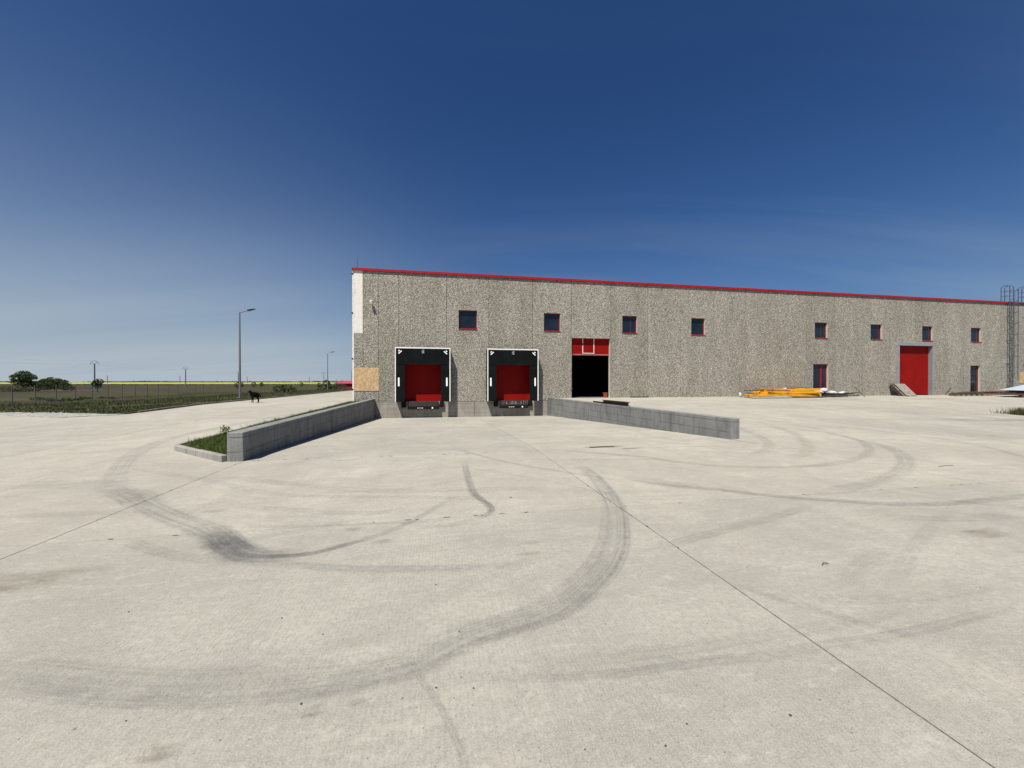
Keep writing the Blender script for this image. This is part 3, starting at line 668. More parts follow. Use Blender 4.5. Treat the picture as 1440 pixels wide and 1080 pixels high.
# windows
for k, (a, b) in enumerate(WIN):
    m = MB(); y0, y1 = .14, .21; f = .06
    m.box((a, y0, ZW0), (a + f, y1, ZW1)); m.box((b - f, y0, ZW0), (b, y1, ZW1)); m.box((a + f, y0, ZW0), (b - f, y1, ZW0 + f)); m.box((a + f, y0, ZW1 - f), (b - f, y1, ZW1))
    w = m.build('window', MATS['red_frame'], B)
    p = MB(); p.box((a + f, y0 + .03, ZW0 + f), (b - f, y1 - .02, ZW1 - f)); p.build('pane', MATS['glass'], w)
    q = MB(); q.add([(a + .003, -.035, ZW0 + .01), (b - .003, -.035, ZW0 + .01), (b - .003, y0, ZW0 + .05), (a + .003, y0, ZW0 + .05), (a + .003, -.035, ZW0 - .03), (b - .003, -.035, ZW0 - .03), (b - .003, y0, ZW0 + .003), (a + .003, y0, ZW0 + .003)],
                    [(0, 1, 2, 3), (7, 6, 5, 4), (4, 5, 1, 0), (5, 6, 2, 1), (6, 7, 3, 2), (7, 4, 0, 3)]); q.build('sill', MATS['red_frame'], w)
    if k in (2, 4):
        q = MB(); c = a + (b - a) * .62; q.box((c - .012, y0 + .022, ZW0 + f), (c + .012, y0 + .034, ZW1 - f)); q.build('glazing_bar', MATS['galvanised'], w)
# dock doors inside the shelters: sectional, recessed
def section_door(a, b, z0, z1, y, n, mat, label=None, name='sectional_door'):
    fr = MB(); fr.box((a - .05, y + .05, z0 - .02), (b + .05, y + .07, z1 + .3)); d = fr.build(name, MATS[mat], B)
    if label: d['label'] = label
    h = (z1 - z0) / n
    for i in range(n):
        q = MB(); q.box((a + .002, y, z0 + i * h + .004), (b - .002, y + .045, z0 + (i + 1) * h - .004))
        for r in range(1, 4): q.box((a + .004, y - .006, z0 + i * h + h * r / 4 - .015), (b - .004, y - .0005, z0 + i * h + h * r / 4 + .015))
        q.build('door_panel', MATS[mat], d)
    return d
section_door(2.80, 5.42, .40, 2.95, .25, 4, 'red_door', 'red sectional dock door of the left dock, mostly in shade')
section_door(8.45, 11.05, .40, 2.95, .25, 4, 'red_door', 'red sectional dock door of the right dock, mostly in shade')
# half-raised gate with white wicket outline
d = section_door(13.80, 16.50, 3.50, 4.55, .22, 2, 'red_door', 'red sectional gate rolled up above the dark opening', 'raised_gate')
q = MB()
for xx in (14.62, 15.42): q.box((xx - .02, .195, 3.56), (xx + .02, .2135, 4.56))
q.box((14.60, .194, 3.53), (15.44, .2135, 3.565)); q.build('wicket_outline', MATS['white_paint'], d)
q = MB(); q.box((13.80, .21, 3.41), (16.50, .27, 3.495)); q.build('bottom_seal', MATS['red_door_seal'], d)
q = MB(); q.box((14.58, .186, 4.08), (14.66, .194, 4.2)); q.build('hinge', MATS['dark_steel'], d)
# big red roller gate with a deep grey steel surround
d = section_door(41.26, 44.60, .53, 4.50, .24, 8, 'red_door', 'closed red sectional gate in a grey steel surround', 'closed_gate')
q = MB(); q.box((41.02, -.05, .53), (41.24, .36, 4.52)); q.box((44.62, -.05, .53), (44.80, .36, 4.52)); q.box((41.02, -.06, 4.525), (44.80, .36, 4.80)); q.build('gate_surround', MATS['steel_grey'], d, bevel=.01)
q = MB(); q.box((41.26, .222, .53), (44.60, .232, .60)); q.build('bottom_seal', MATS['black_rubber'], d)
# narrow door with red leaf standing half open
def narrow_door(a, b, z1, label, fm, leaf):
    m = MB(); f = .07; y0, y1 = .15, .22
    m.box((a, y0, .53), (a + f, y1, z1)); m.box((b - f, y0, .53), (b, y1, z1)); m.box((a + f, y0, z1 - f), (b - f, y1, z1))
    c = a + (b - a) * (.58 if leaf else .86); m.box((c - .02, y0, .53), (c + .13 if leaf else c + .06, y1, z1 - f))
    dr = m.build('entrance_door', MATS[fm], B); dr['label'] = label
    p = MB(); p.box((a + f, y0 + .03, .53), (c - .02, y1 - .01, z1 - f)); p.build('pane', MATS['glass'], dr)
    p = MB(); p.box((c + (.13 if leaf else .06), y0 + .03, .53), (b - f, y1 - .01, z1 - f)); p.build('side_pane', MATS['glass'], dr)
    if not leaf:
        for z_ in (1.30, 2.2): p = MB(); p.box((a + f, y0 - .01, z_), (c - .02, y0 + .02, z_ + .05)); p.build('glazing_bar', MATS['dark_steel'], dr)
        p = MB(); p.box((c - .0, y0 - .05, 1.9), (c + .05, y0 - .001, 1.96)); p.build('handle', MATS['dark_steel'], dr)
narrow_door(33.03, 34.43, 2.97, 'narrow dark doorway with bright red posts behind the white bags', 'red_frame', True)
narrow_door(48.74, 49.85, 2.98, 'narrow glazed door with a brown-red frame near the ladder', 'maroon_frame', False)
# boards covering openings
q = MB(); q.box((.05, -.022, 1.05), (1.46, -.004, 2.46)); x = q.build('chipboard_cover', MATS['osb'], B); x['label'] = 'pale chipboard sheet fixed near the left corner'
q = MB(); q.box((54.3, -.022, 1.49), (55.7, -.004, 2.47)); x = q.build('chipboard_cover', MATS['osb'], B); x['label'] = 'chipboard sheet behind the ladder at the right edge'

# things mounted on the wall
def shelter(s0, s1, label):
    t = thing('dock_shelter', label, 'dock shelter', W(s0, 0, .40), group='black dock shelters'); w = s1 - s0; D = .61; H = 3.285
    m = MB(); fw = .055                                     # white edge frame at the front
    m.box((0, -D - .02, 0), (fw, -D + .03, H)); m.box((w - fw, -D - .02, 0), (w, -D + .03, H)); m.box((fw, -D - .02, H - .07), (w - fw, -D + .03, H)); m.build('edge_frame', MATS['white_paint'], t, bevel=.004)
    m = MB(); m.box((.0, -D + .032, .02), (.03, -.004, H - .04)); m.box((w - .03, -D + .032, .02), (w, -.004, H - .04)); m.box((.032, -D + .032, H - .07), (w - .032, -.004, H - .03)); m.build('side_cover', MATS['black_curtain'], t)
    m = MB(); m.box((fw + .004, -D - .004, H - 1.02), (w - fw - .004, -D + .008, H - .074)); m.box((.52, -D - .012, H - 1.03), (w - .52, -D - .005, H - .62)); m.build('head_curtain', MATS['black_curtain'], t)
    for x0, x1, sg in ((fw + .004, .565, 1), (w - .565, w - fw - .004, -1)):
        m = MB(); m.box((x0, -D + .01, .0), (x1, -D + .022, H - .98)); m.build('side_curtain', MATS['black_curtain'], t)
        cx = x0 + .16 if sg == 1 else x1 - .16; p = []
        for k in range(16):
            a = math.pi * 2 * k / 16; p.append((cx + .048 * math.cos(a), -D + .006, .93 + .27 + .048 * math.sin(a) + (.22 if math.sin(a) > 0 else -.22)))
        m = MB(); m.add(p + [(q[0], q[1] + .003, q[2]) for q in p], [tuple(range(16)), tuple(range(31, 15, -1))] + [(i, (i+1) % 16, (i+1) % 16 + 16, i + 16) for i in range(16)]); m.build('white_marker', MATS['mark_white'], t)
    for sg in (1, -1):
        cx = .30 if sg == 1 else w - .30
        for dx, dz, L in ((0, 0, .125), (-.06 * sg, .09, .05)):
            M = Matrix.Rotation(R(-42 * sg), 3, 'Y'); m = MB(); m.obox((cx + dx, -D - .0075, H - .30 + dz), (L, .002, .032), M); m.build('corner_marker', MATS['mark_white'], t)
    # small grey dock emblem: a figure with a bar beneath
    m = MB(); cx = w / 2; cz = H - .26
    for a, b in (((-.055, .07), (-.055, .0)), ((-.01, .11), (.05, .10)), ((.05, .10), (.055, .04)), ((.055, .04), (-.005, -.05)), ((-.06, -.07), (.065, -.07)), ((.0, .03), (.03, -.02))):
        a, b = Vector((cx + a[0], -D - .0085, cz + a[1])), Vector((cx + b[0], -D - .0085, cz + b[1])); d = (b - a); L = d.length; ang = math.atan2(d.z, d.x)
        m.obox((a + b) / 2, (L / 2 + .012, .002, .014), Matrix.Rotation(-ang, 3, 'Y'))
    m.build('dock_emblem', MATS['mark_grey'], t)
    return t
shelter(2.47, 5.75, 'black dock shelter with white edge frame, left one nearest the chipboard sheet')
shelter(8.03, 11.32, 'black dock shelter with white edge frame, right one beside the dark gateway')
def leveler(a, b, label, worn):
    t = thing('dock_leveler', label, 'dock leveler', W(a, 0, -.1), group='dock levelers under the shelters'); w = b - a
    m = MB(); m.box((0, -.30, .19), (w, -.002, .50)); m.build('lip_plate', MATS['dark_steel'], t, bevel=.01)
    m = MB(); m.box((-.03, -.32, .02), (w + .03, -.002, .18)); m.build('front_beam', MATS['black_rubber'], t, bevel=.008)
    m = MB(); x = w * .30
    for i, (dx, L) in enumerate(((0, .03), (.06, .035), (.14, .03), (.21, .035), (.29, .04))): m.box((x + dx, -.3235, .075 + .01 * (i % 2)), (x + dx + L, -.3205, .125 - .008 * (i % 2)))
    m.build('maker_lettering', MATS['mark_white'], t)['kind'] = 'stuff'
    m = MB(); k = 12; c = (w * .80, .10); m.add([(c[0] + .05 * math.cos(6.283 * i / k), -.3235, c[1] + .05 * math.sin(6.283 * i / k)) for i in range(k)] + [(c[0] + .05 * math.cos(6.283 * i / k), -.3205, c[1] + .05 * math.sin(6.283 * i / k)) for i in range(k)], [tuple(range(k))] + [(i, (i+1) % k, (i+1) % k + k, i + k) for i in range(k)]); m.build('white_disc', MATS['mark_white'], t)
    for x0 in (-.42, w + .08):
        m = MB(); m.box((x0, -.14, .12), (x0 + .26, -.002, .50)); m.build('rubber_buffer', MATS['black_rubber'], t, bevel=.012)
    if worn:
        m = MB()
        for i in range(22):
            xx = rc.uniform(.05, w - .1); L = rc.uniform(.05, .2); m.box((xx, -.3035, .30), (xx + .012, -.3005, .30 + L))
        m.build('scraped_streaks', MATS['mark_grey'], t)['kind'] = 'stuff'
leveler(3.22, 5.02, 'dark dock leveler with smooth lip under the left shelter', False)
leveler(8.93, 10.68, 'scraped dark dock leveler with pale streaks under the right shelter', True)

t = thing('floodlight', 'small white wall lamp high beside the left corner of the warehouse', 'wall lamp', W(1.05, 0, 6.35))
m = MB(); m.box((-.02, -.16, .0), (.02, -.002, .04)); m.box((-.05, -.012, -.06), (.05, -.001, .08)); m.build('bracket', MATS['white_paint'], t)
m = MB(); m.obox((0, -.22, .04), (.07, .10, .085), Matrix.Rotation(R(18), 3, 'X')); m.build('lamp_head', MATS['white_paint'], t, bevel=.01)
m = MB(); m.tube([(0, -.20, -.05), (0, -.20, -.13)], .03); m.build('sensor', MATS['white_paint'], t)
t = thing('lightning_rod', 'thin lightning rod standing on the left roof corner', 'rod', W(.22, -.15, TOPZ + .18))
m = MB(); m.tube([(0, 0, 0), (0, 0, .62)], [.014, .006]); m.build('rod', MATS['dark_steel'], t); m = MB(); m.box((-.06, -.06, 0), (.06, .06, .03)); m.build('base_plate', MATS['dark_steel'], t)

def ladder(s, label, off=.2, base=.53):
    t = thing('caged_ladder', label, 'ladder', W(s, 0, base), group='caged roof ladders'); g = MATS['galvanised']; H = 9.72 - base; w = .21
    for x in (-w, w):
        m = MB(); m.tube([(x, -off, 0), (x, -off, H), (x, -off + .12, H + .12), (x, .15, H + .12), (x, .32, H + .0), (x, .32, TOPZ + .2 - base)], .026); m.build('rail', g, t)
    for i in range(1, int(H / .3)):
        m = MB(); m.tube([(-w, -off, i * .3), (w, -off, i * .3)], .014, 6); m.build('rung', g, t)
    hs = [1.4 + .93 * i for i in range(9)]
    for h in hs:
        m = MB(); m.tube([(-w, -off, h)] + [(-.25 * math.cos(a), -off - .12 - .27 * math.sin(a), h) for a in [math.pi * k / 10 for k in range(11)]] + [(w, -off, h)], .020, 6); m.build('cage_hoop', g, t)
    for a in (.2, .5, .8):
        a *= math.pi; m = MB(); m.tube([(-.25 * math.cos(a), -off - .12 - .27 * math.sin(a), 1.4), (-.25 * math.cos(a), -off - .12 - .27 * math.sin(a), hs[-1])], .014, 6); m.build('cage_bar', g, t)
    for h in (.6, 2.6, 4.6, 6.6):
        m = MB(); m.box((-w - .01, -off, h), (-w + .01, -.002, h + .05)); m.box((w - .01, -off, h), (w + .01, -.002, h + .05)); m.build('wall_bracket', g, t)
    for i in (.35, .75):
        m = MB(); m.tube([(-w, -off + .1, H - i), (-w, .32, H - i)], .016, 6); m.tube([(w, -off + .1, H - i), (w, .32, H - i)], .016, 6); m.build('handrail', g, t)
ladder(52.95, 'grey caged ladder fully in view on the wall at the right')
ladder(54.95, 'grey caged ladder cut by the right edge of the photo', .2)

# ------------------------------------------------------------------ loose things by the wall
def lump(name, mat, size, seed, parent=None, sub=2, rough=.25):
    bm = bmesh.new(); bmesh.ops.create_icosphere(bm, subdivisions=sub, radius=1)
    for v in bm.verts:
        d = 1 + rough * noise.noise(v.co * 1.6 + Vector((seed * 3.1, seed, 0))); v.co = Vector((v.co.x * size[0] * d, v.co.y * size[1] * d, max(v.co.z, -.75) * size[2] * d))
    me = bpy.data.meshes.new(name); bm.to_mesh(me); bm.free(); me.materials.append(mat); me.polygons.foreach_set('use_smooth', [True] * len(me.polygons)); return link(name, me, parent)

# yellow beams
t = thing('formwork_beam_pile', 'long pile of bright yellow beams on a blue sheet by the wall', 'pile of beams', W(29.4, .9, zright(.9)))
rb = random.Random(11)
m = MB(); m.box((-3.1, -.75, .0), (2.9, .5, .035)); m.build('blue_sheet', MATS['blue_sheet'], t)
m = MB(); m.add([(-3.4, -.95, .02), (-.2, -.95, .05), (-.4, -.6, .11), (-3.2, -.55, .06), (-3.4, -.96, .0), (-.2, -.96, .0), (-.4, -.5, .0), (-3.2, -.5, .0)], [(0,1,2,3),(0,4,5,1),(1,5,6,2),(2,6,7,3),(3,7,4,0)]); m.build('pale_sheet', MATS['pale_blue_sheet'], t)
for i in range(17):
    lay = i // 6; y = -.55 + (i % 6) * .19 + lay * .05; z = .15 + lay * .19
    x0 = -2.55 + lay * .55 + rb.uniform(-.35, .3); x1 = 2.75 - lay * .12 + rb.uniform(-.25, .1); tw = R(rb.uniform(-2.2, 2.2)); pit = R(rb.uniform(-1.3, .2) + (1.0 if i % 5 == 0 else 0))
    M = Matrix.Rotation(tw, 3, 'Z') @ Matrix.Rotation(pit, 3, 'Y'); m = MB(); m.obox(((x0 + x1) / 2, y, z), ((x1 - x0) / 2, .088, .083), M)
    m.build('beam', MATS['yellow_beam'], t, bevel=.012)
for i in range(9):
    x0 = rb.uniform(-3.3, -1.4); y = rb.uniform(-.8, .3); z = rb.choice([.08, .22, .5, .58]); L = rb.uniform(1.2, 3.2)
    m = MB(); m.tube([(x0, y, z + rb.uniform(0, .25 if z < .3 else .05)), (x0 + L, y + rb.uniform(-.1, .1), z)], .028, 6); m.build('dark_bar', MATS['dark_steel'] if i % 2 else MATS['rusty_steel'], t)
m = MB(); m.tube([(.0, -.2, .60), (1.2, -.3, .68), (2.7, -.1, .62)], .03, 6); m.build('dark_bar', MATS['rusty_steel'], t)
o = lump('white_rag', MATS['white_bag'], (.13, .1, .07), 3, t); o.location = (-.2, -.35, .62)
o = lump('white_jug', MATS['white_bag'], (.10, .10, .20), 9, None); o.location = W(26.35, .35, zright(.3) + .14); tag(o, 'small white plastic jug on the ground left of the yellow beams', 'jug')
# dark pallet with white bags
t = thing('dark_rod_heap', 'low heap of dark bars under the white bags in front of the narrow red door', 'heap of bars', W(33.2, 1.0, zright(1)))
for i in range(16):
    x0 = rb.uniform(-1.3, .2); L = rb.uniform(1.4, 2.9); y = rb.uniform(-.5, .5); z = .05 + .028 * i * .5
    m = MB(); m.tube([(x0, y, z), (x0 + L, y + rb.uniform(-.3, .3), z + rb.uniform(-.03, .13))], .03, 6); m.build('bar', MATS['dark_steel'] if i % 3 else MATS['dark_wood'], t)
m = MB(); m.tube([(2.0, -.3, .75), (2.3, -.45, .35), (2.55, -.6, .0)], .02, 6); m.tube([(1.5, -.2, .28), (2.5, -.4, .34)], .025, 6); m.build('leaning_stick', MATS['dark_wood'], t)
bags = [(-1.35, -.1, .28, .26, 'leftmost white bag, next to the end of the yellow beams'), (-.85, .0, .40, .30, 'pale bag second from the yellow beams'), (-.28, .1, .52, .36, 'highest white bag in front of the doorway\'s left edge'), (.18, -.15, .36, .26, 'white bag right of the highest bag, below the dark doorway'), (.60, .0, .30, .22, 'small white bag at the foot of the red door post'), (1.25, .05, .32, .24, 'rightmost white bag lying right of the red door post')]
for i, (x, y, z, r, lb) in enumerate(bags):
    o = lump('white_bag', MATS['white_bag'], (r, r * .66, r * .46), 20 + i, None, 3, .45); o.location = W(33.2 + x, 1.0 - y, zright(1) + z - .03); o.rotation_euler = (0, 0, rb.uniform(0, 6)); tag(o, lb, 'bag', 'white bags on the dark bars')
# pallets leaning on the wall
def pallet(s, lean_n, lab, dz, mat):
    t = thing('leaning_pallet', lab, 'pallet', W(s, lean_n, .53 + dz), group='wooden pallets leaning by the grey gate surround')
    t.rotation_euler = (R(-42), 0, TH)
    for i in range(6):
        m = MB(); x = .02 + i * .165; m.box((x, -.03 - .012 * (i % 2), -.03 * (i % 3)), (x + .105, 0, 1.25 - .04 * (i % 2))); m.build('deck_board', MATS[mat], t, bevel=.004)
    for z in (.0, .55, 1.1):
        m = MB(); m.box((0, .002, z), (.98, .09, z + .1)); m.build('bearer', MATS['dark_wood'], t, bevel=.004)
    for x in (.0, .43, .86):
        m = MB(); m.box((x, .092, 0), (x + .11, .112, 1.2)); m.build('bottom_board', MATS[mat], t, bevel=.004)
    return t
pallet(40.35, 1.10, 'weathered grey pallet on top of the leaning pair, left of the red gate', .0, 'grey_wood')
pallet(40.22, .92, 'darker pallet underneath the leaning pair, left of the red gate', .0, 'dark_wood')
# orange bucket inside the gateway
t = thing('bucket', 'small orange bucket standing at the right foot of the dark gateway', 'bucket', W(16.33, -.36, .53))
m = MB(); m.tube([(0, 0, 0), (0, 0, .30)], [.13, .17], 14); m.build('bucket_body', MATS['orange_plastic'], t, smooth=False); m = MB(); m.tube([(0, 0, .28), (0, 0, .33)], [.18, .18], 14); m.build('rim', MATS['orange_plastic'], t)
# plank along the wall foot
t = thing('timber_plank', 'dark plank lying against the foot of the wall right of the dark gateway', 'plank', W(17.95, .12, zright(.1))); m = MB(); m.box((0, -.06, 0), (1.35, .06, .07)); m.build('plank', MATS['dark_wood'], t, bevel=.006)
# steel beam on the right retaining wall
n0 = 6.6; ang = math.atan2(-1, .9 / 15.2)
t = thing('steel_beam', 'black steel beam lying on top of the right retaining wall', 'steel beam', W(s_right(n0) + .13, n0, .583), TH + ang)
m = MB(); m.box((.9, -.09, 0), (3.1, .09, .02)); m.box((.9, -.012, .02), (3.1, .012, .15)); m.box((.9, -.09, .15), (3.1, .09, .17)); m.build('i_beam', MATS['dark_steel'], t, bevel=.003)
m = MB(); m.box((-.1, -.05, 0), (.88, .05, .07)); m.build('flat_bar', MATS['dark_steel'], t, bevel=.003)
# rusty bar pile and covered stack at the right
t = thing('rusty_bar_pile', 'low long pile of rusty bars below the brown-red narrow door', 'pile of bars', W(45.9, .9, zright(.9)))
for i in range(20):
    x0 = rb.uniform(-2.0, -.3) + (i % 4) * .5; L = rb.uniform(2.5, 5.0); y = rb.uniform(-.5, .4); z = .05 + .012 * i
    m = MB(); m.tube([(x0, y, z), (x0 + L, y + rb.uniform(-.15, .15), z + rb.uniform(-.02, .05))], .032, 6); m.build('bar', MATS['rusty_steel'] if i % 3 else MATS['dark_wood'], t)
m = MB(); m.tube([(-1.35, .0, .12), (-.85, -.05, .62)], .045, 6); m.build('upright_stick', MATS['dark_wood'], t)
for i in range(7):
    m = MB(); x = -1.0 + i * .55; m.box((x, -.55, 0), (x + .18, -.35, .10)); m.build('support_block', MATS['grey_wood'], t)
t = thing('covered_timber_stack', 'dark timber stack under a sloping pale blue sheet at the right edge', 'timber stack', W(48.8, 2.6, zright(2.6)))
for i in range(26):
    lay = i // 5; y = -.6 + (i % 5) * .28; z = .16 + lay * .09; x0 = -.9 + lay * .55 + rb.uniform(-.3, .3)
    m = MB(); m.box((x0, y, z), (5.2 + rb.uniform(-.2, .2), y + .2, z + .08)); m.build('timber', MATS['dark_wood'] if i % 3 else MATS['rusty_steel'], t)
for i in range(8):
    m = MB(); x = -.6 + i * .72; m.box((x, -.62, 0), (x + .16, -.4, .155)); m.build('support_block', MATS['grey_wood'] if i % 2 else MATS['dark_wood'], t)
m = MB(); m.add([(-.1, -.75, .46), (2.6, -.75, .86), (5.3, -.75, 1.2), (5.3, .85, 1.22), (2.6, .85, .90), (-.1, .85, .50), (-.1, -.75, .43), (2.6, -.75, .80), (5.3, -.75, 1.13), (5.3, .85, 1.15), (2.6, .85, .84), (-.1, .85, .47)],
               [(0, 1, 4, 5), (1, 2, 3, 4), (6, 7, 1, 0), (7, 8, 2, 1), (5, 11, 6, 0), (2, 8, 9, 3), (4, 10, 11, 5), (3, 9, 10, 4)]); m.build('cover_sheet', MATS['cover_sheet'], t).location = (0, 0, .05)
# stones, sticks and scraps on the yard
SL = ['on the tyre arc in the foreground', 'below the centre of the foreground', 'in the lower left foreground', 'at the left between the arc and the wide smear', 'below the stain at the lower centre', 'at the lower right of centre', 'near the lower right', 'beside the long joint in the lower right', 'inside the broad tyre smear', 'left of centre in the foreground', 'left of centre behind the first', 'at the bottom edge', 'in front of the short tyre mark', 'between the hooked tyre mark and the arc', 'right of the long joint']
for i, (s, n) in enumerate([(5.2,22.06),(5.06,22.49),(3.64,22.42),(2.98,21.43),(5.25,22.53),(6.2,22.92),(6.04,23.0),(6.71,22.97),(4.41,22.47),(4.36,21.93),(4.04,21.7),(5.69,22.95),(5.05,21.46),(6.04,19.34),(7.66,21.66)]):
    r = rc.uniform(.0035, .006) * (1.7 if i == 7 else 1) * (1 if n > 21 else 1.8)
    o = lump('stone', MATS['stone_dark'], (r * 1.2, r, r * .8), i, None, 1, .5); o.location = W(s, n, zyard(s, n) + r * .5); tag(o, 'tiny dark stone ' + SL[i], 'stone', 'tiny dark stones scattered on the yard')
for i, (s, n, L, a, lb) in enumerate([(14.4, 18.94, .20, 5, 'thin dark stick alone on the concrete at the middle right'), (8.35, 21.75, .035, 15, 'short thin twig on the concrete right of the long joint'), (8.95, 15.75, .32, 3, 'flat dark scrap of wood on the pit floor before the right wall')]):
    t = thing('stick' if i < 2 else 'wood_scrap', lb, 'stick' if i < 2 else 'scrap', W(s, n, zyard(s, n)), TH + R(a)); m = MB(); m.tube([(-L, 0, .012), (0, .01, .016), (L, -.01, .012)], .004 if i < 2 else .014, 6); m.build('twig' if i < 2 else 'splinter', MATS['dark_wood'], t)
for i, (s, n) in enumerate([(8.61, 21.23), (9.9, 20.52), (9.5, 20.9)]):
    o = lump('paper_scrap', MATS['white_bag'], (.018, .010, .004), i + 40, None, 1, .5); o.location = W(s, n, zyard(s, n) + .006); tag(o, 'tiny white paper scrap ' + ('nearest the camera', 'farthest from the camera', 'between the other two')[i] + ', on the concrete at the right', 'scrap', 'tiny white scraps on the yard')

# ------------------------------------------------------------------ vegetation
def blades(name, spots, mat, hmin, hmax, per, wid, parent=None, spread=.09, seed=1):
    """spots: array of (x, y, z); grass blades as thin bent triangles"""
    rg = np.random.RandomState(seed); P = np.repeat(np.asarray(spots, float), per, axis=0); n = len(P)
    P[:, :2] += rg.normal(0, spread, (n, 2)); h = rg.uniform(hmin, hmax, n); a = rg.uniform(0, 6.283, n); b = rg.uniform(0, 6.283, n); w = wid * rg.uniform(.6, 1.3, n); ln = h * rg.uniform(.1, .6, n)
    dx, dy = np.cos(a), np.sin(a); V = np.zeros((n, 3, 3)); V[:, 0] = P; V[:, 1] = P; V[:, 2] = P
    V[:, 0, 0] -= dx * w; V[:, 0, 1] -= dy * w; V[:, 1, 0] += dx * w; V[:, 1, 1] += dy * w; V[:, 2, 0] += np.cos(b) * ln; V[:, 2, 1] += np.sin(b) * ln; V[:, 2, 2] += h; V[:, :2, 2] -= .02
    tone = np.repeat(np.clip(rg.normal(.45, .25, n), 0, 1), 3); return npmesh(name, V.reshape(-1, 3), np.arange(n * 3).reshape(-1, 3), mat, parent, False, tone)
rg = np.random.RandomState(3); sp = []
while len(sp) < 21000:
    u = rg.rand(); n = 5 - 75 * u ** 1.6; s = -8.35 - 34 * rg.rand() ** 1.25
    if s < -9 and n > verge_edge(s) - .1: continue
    if noise.noise((s * .22, n * .22, 9.)) + .35 * noise.noise((s * 1.1, n * 1.1, 2.)) < -.14 and rg.rand() < .8: continue
    sp.append((*W(s, n)[:2], zland(s, n)))
tag(blades('verge_grass', sp, MATS['blade_verge'], .025, .085, 4, .030, None, .17, 4), 'short patchy grass covering the verge between road and wire fence', 'grass', kind='stuff')
sp = []
while len(sp) < 600:
    n = -.5 - 50 * rg.rand(); s = -9 - 18 * rg.rand() ** 1.5
    if noise.noise((s * .35, n * .2, 29.)) < .16: continue
    sp.append((*W(s, n)[:2], zland(s, n)))
tag(blades('tall_weeds', sp, MATS['blade_verge'], .10, .30, 8, .022, None, .22, 8), 'taller yellowish weeds standing in the verge beside the road', 'weeds', kind='stuff')
# grass wedge
def in_bed(s, n): return n < 15.7 and s < .9 and s > np.interp(n, [.3, 4.5, 9.5, 14.25, 15.75], [-.06, -.25, -.52, -.70, .80])
sp = []
while len(sp) < 5200:
    n = 15.7 - 15.3 * rg.rand() ** 1.5; s = -.8 + 1.7 * rg.rand()
    if in_bed(s, n): sp.append((*W(s, n)[:2], zleft(n) + .09))
tag(blades('wedge_grass', sp, MATS['blade_green'], .05, .15, 5, .007, None, .04, 5), 'bright green grass growing in the kerbed wedge beside the left wall', 'grass', kind='stuff')
sp = []
while len(sp) < 170:
    n = 15 - 14.5 * rg.rand(); s = rg.choice([-.55, .55]) + rg.normal(0, .14)
    if in_bed(s, n): sp.append((*W(s, n)[:2], zleft(n) + .1))
tag(blades('wedge_weeds', sp, MATS['blade_green'], .08, .22, 6, .007, None, .06, 6), 'thin taller weeds sticking up above the left retaining wall', 'weeds', kind='stuff')
def weed(s, n, h, label):
    t = thing('weed_plant', label, 'weed', W(s, n, zleft(n) + .1)); m = MB(); heads = []
    for k in range(5):
        a = k * 1.3; l = h * rb.uniform(.55, 1); e = (math.cos(a) * l * .35, math.sin(a) * l * .35, l); m.tube([(0, 0, 0), (e[0] * .3, e[1] * .3, l * .55), e], [.006, .005, .003], 5); heads.append(e)
    m.build('stem', MATS['blade_green'], t)
    rg2 = np.random.RandomState(int(h * 1000)); V = []; 
    for e in heads:
        c = np.array(e) + rg2.normal(0, .03, (26, 3)); V.append(c)
    V = np.concatenate(V); n_ = len(V); d = rg2.normal(0, .022, (n_, 2, 3)); F = np.stack([V, V + d[:, 0], V + d[:, 1]], 1); npmesh('leaf', F.reshape(-1, 3), np.arange(n_ * 3).reshape(-1, 3), MATS['blade_green'], t, False, np.repeat(rg2.rand(n_), 3))['kind'] = 'stuff'
weed(-.45, 13.2, .27, 'tallest weed at the left tip of the kerbed grass wedge')
weed(-.05, 11.0, .20, 'small weed further back on the kerbed grass wedge')
weed(.3, 8.6, .24, 'weed showing above the middle of the left retaining wall')
# dry tuft at the right
sp = []
for i in range(240):
    s = 31.2 + max(-.75, rg.normal(0, .5)); n = 11.9 + rg.normal(0, .22); sp.append((*W(s, n)[:2], zright(n)))
tag(blades('dry_tuft', sp, MATS['blade_verge'], .10, .38, 10, .010, None, .07, 7), 'olive dry grass tuft growing from the yard at the right edge', 'grass', kind='stuff')
sp = [(*W(s, n)[:2], zright(n)) for s, n in [(26.9 + rg.normal(0, .15), 12.1 + rg.normal(0, .06)) for _ in range(16)]]

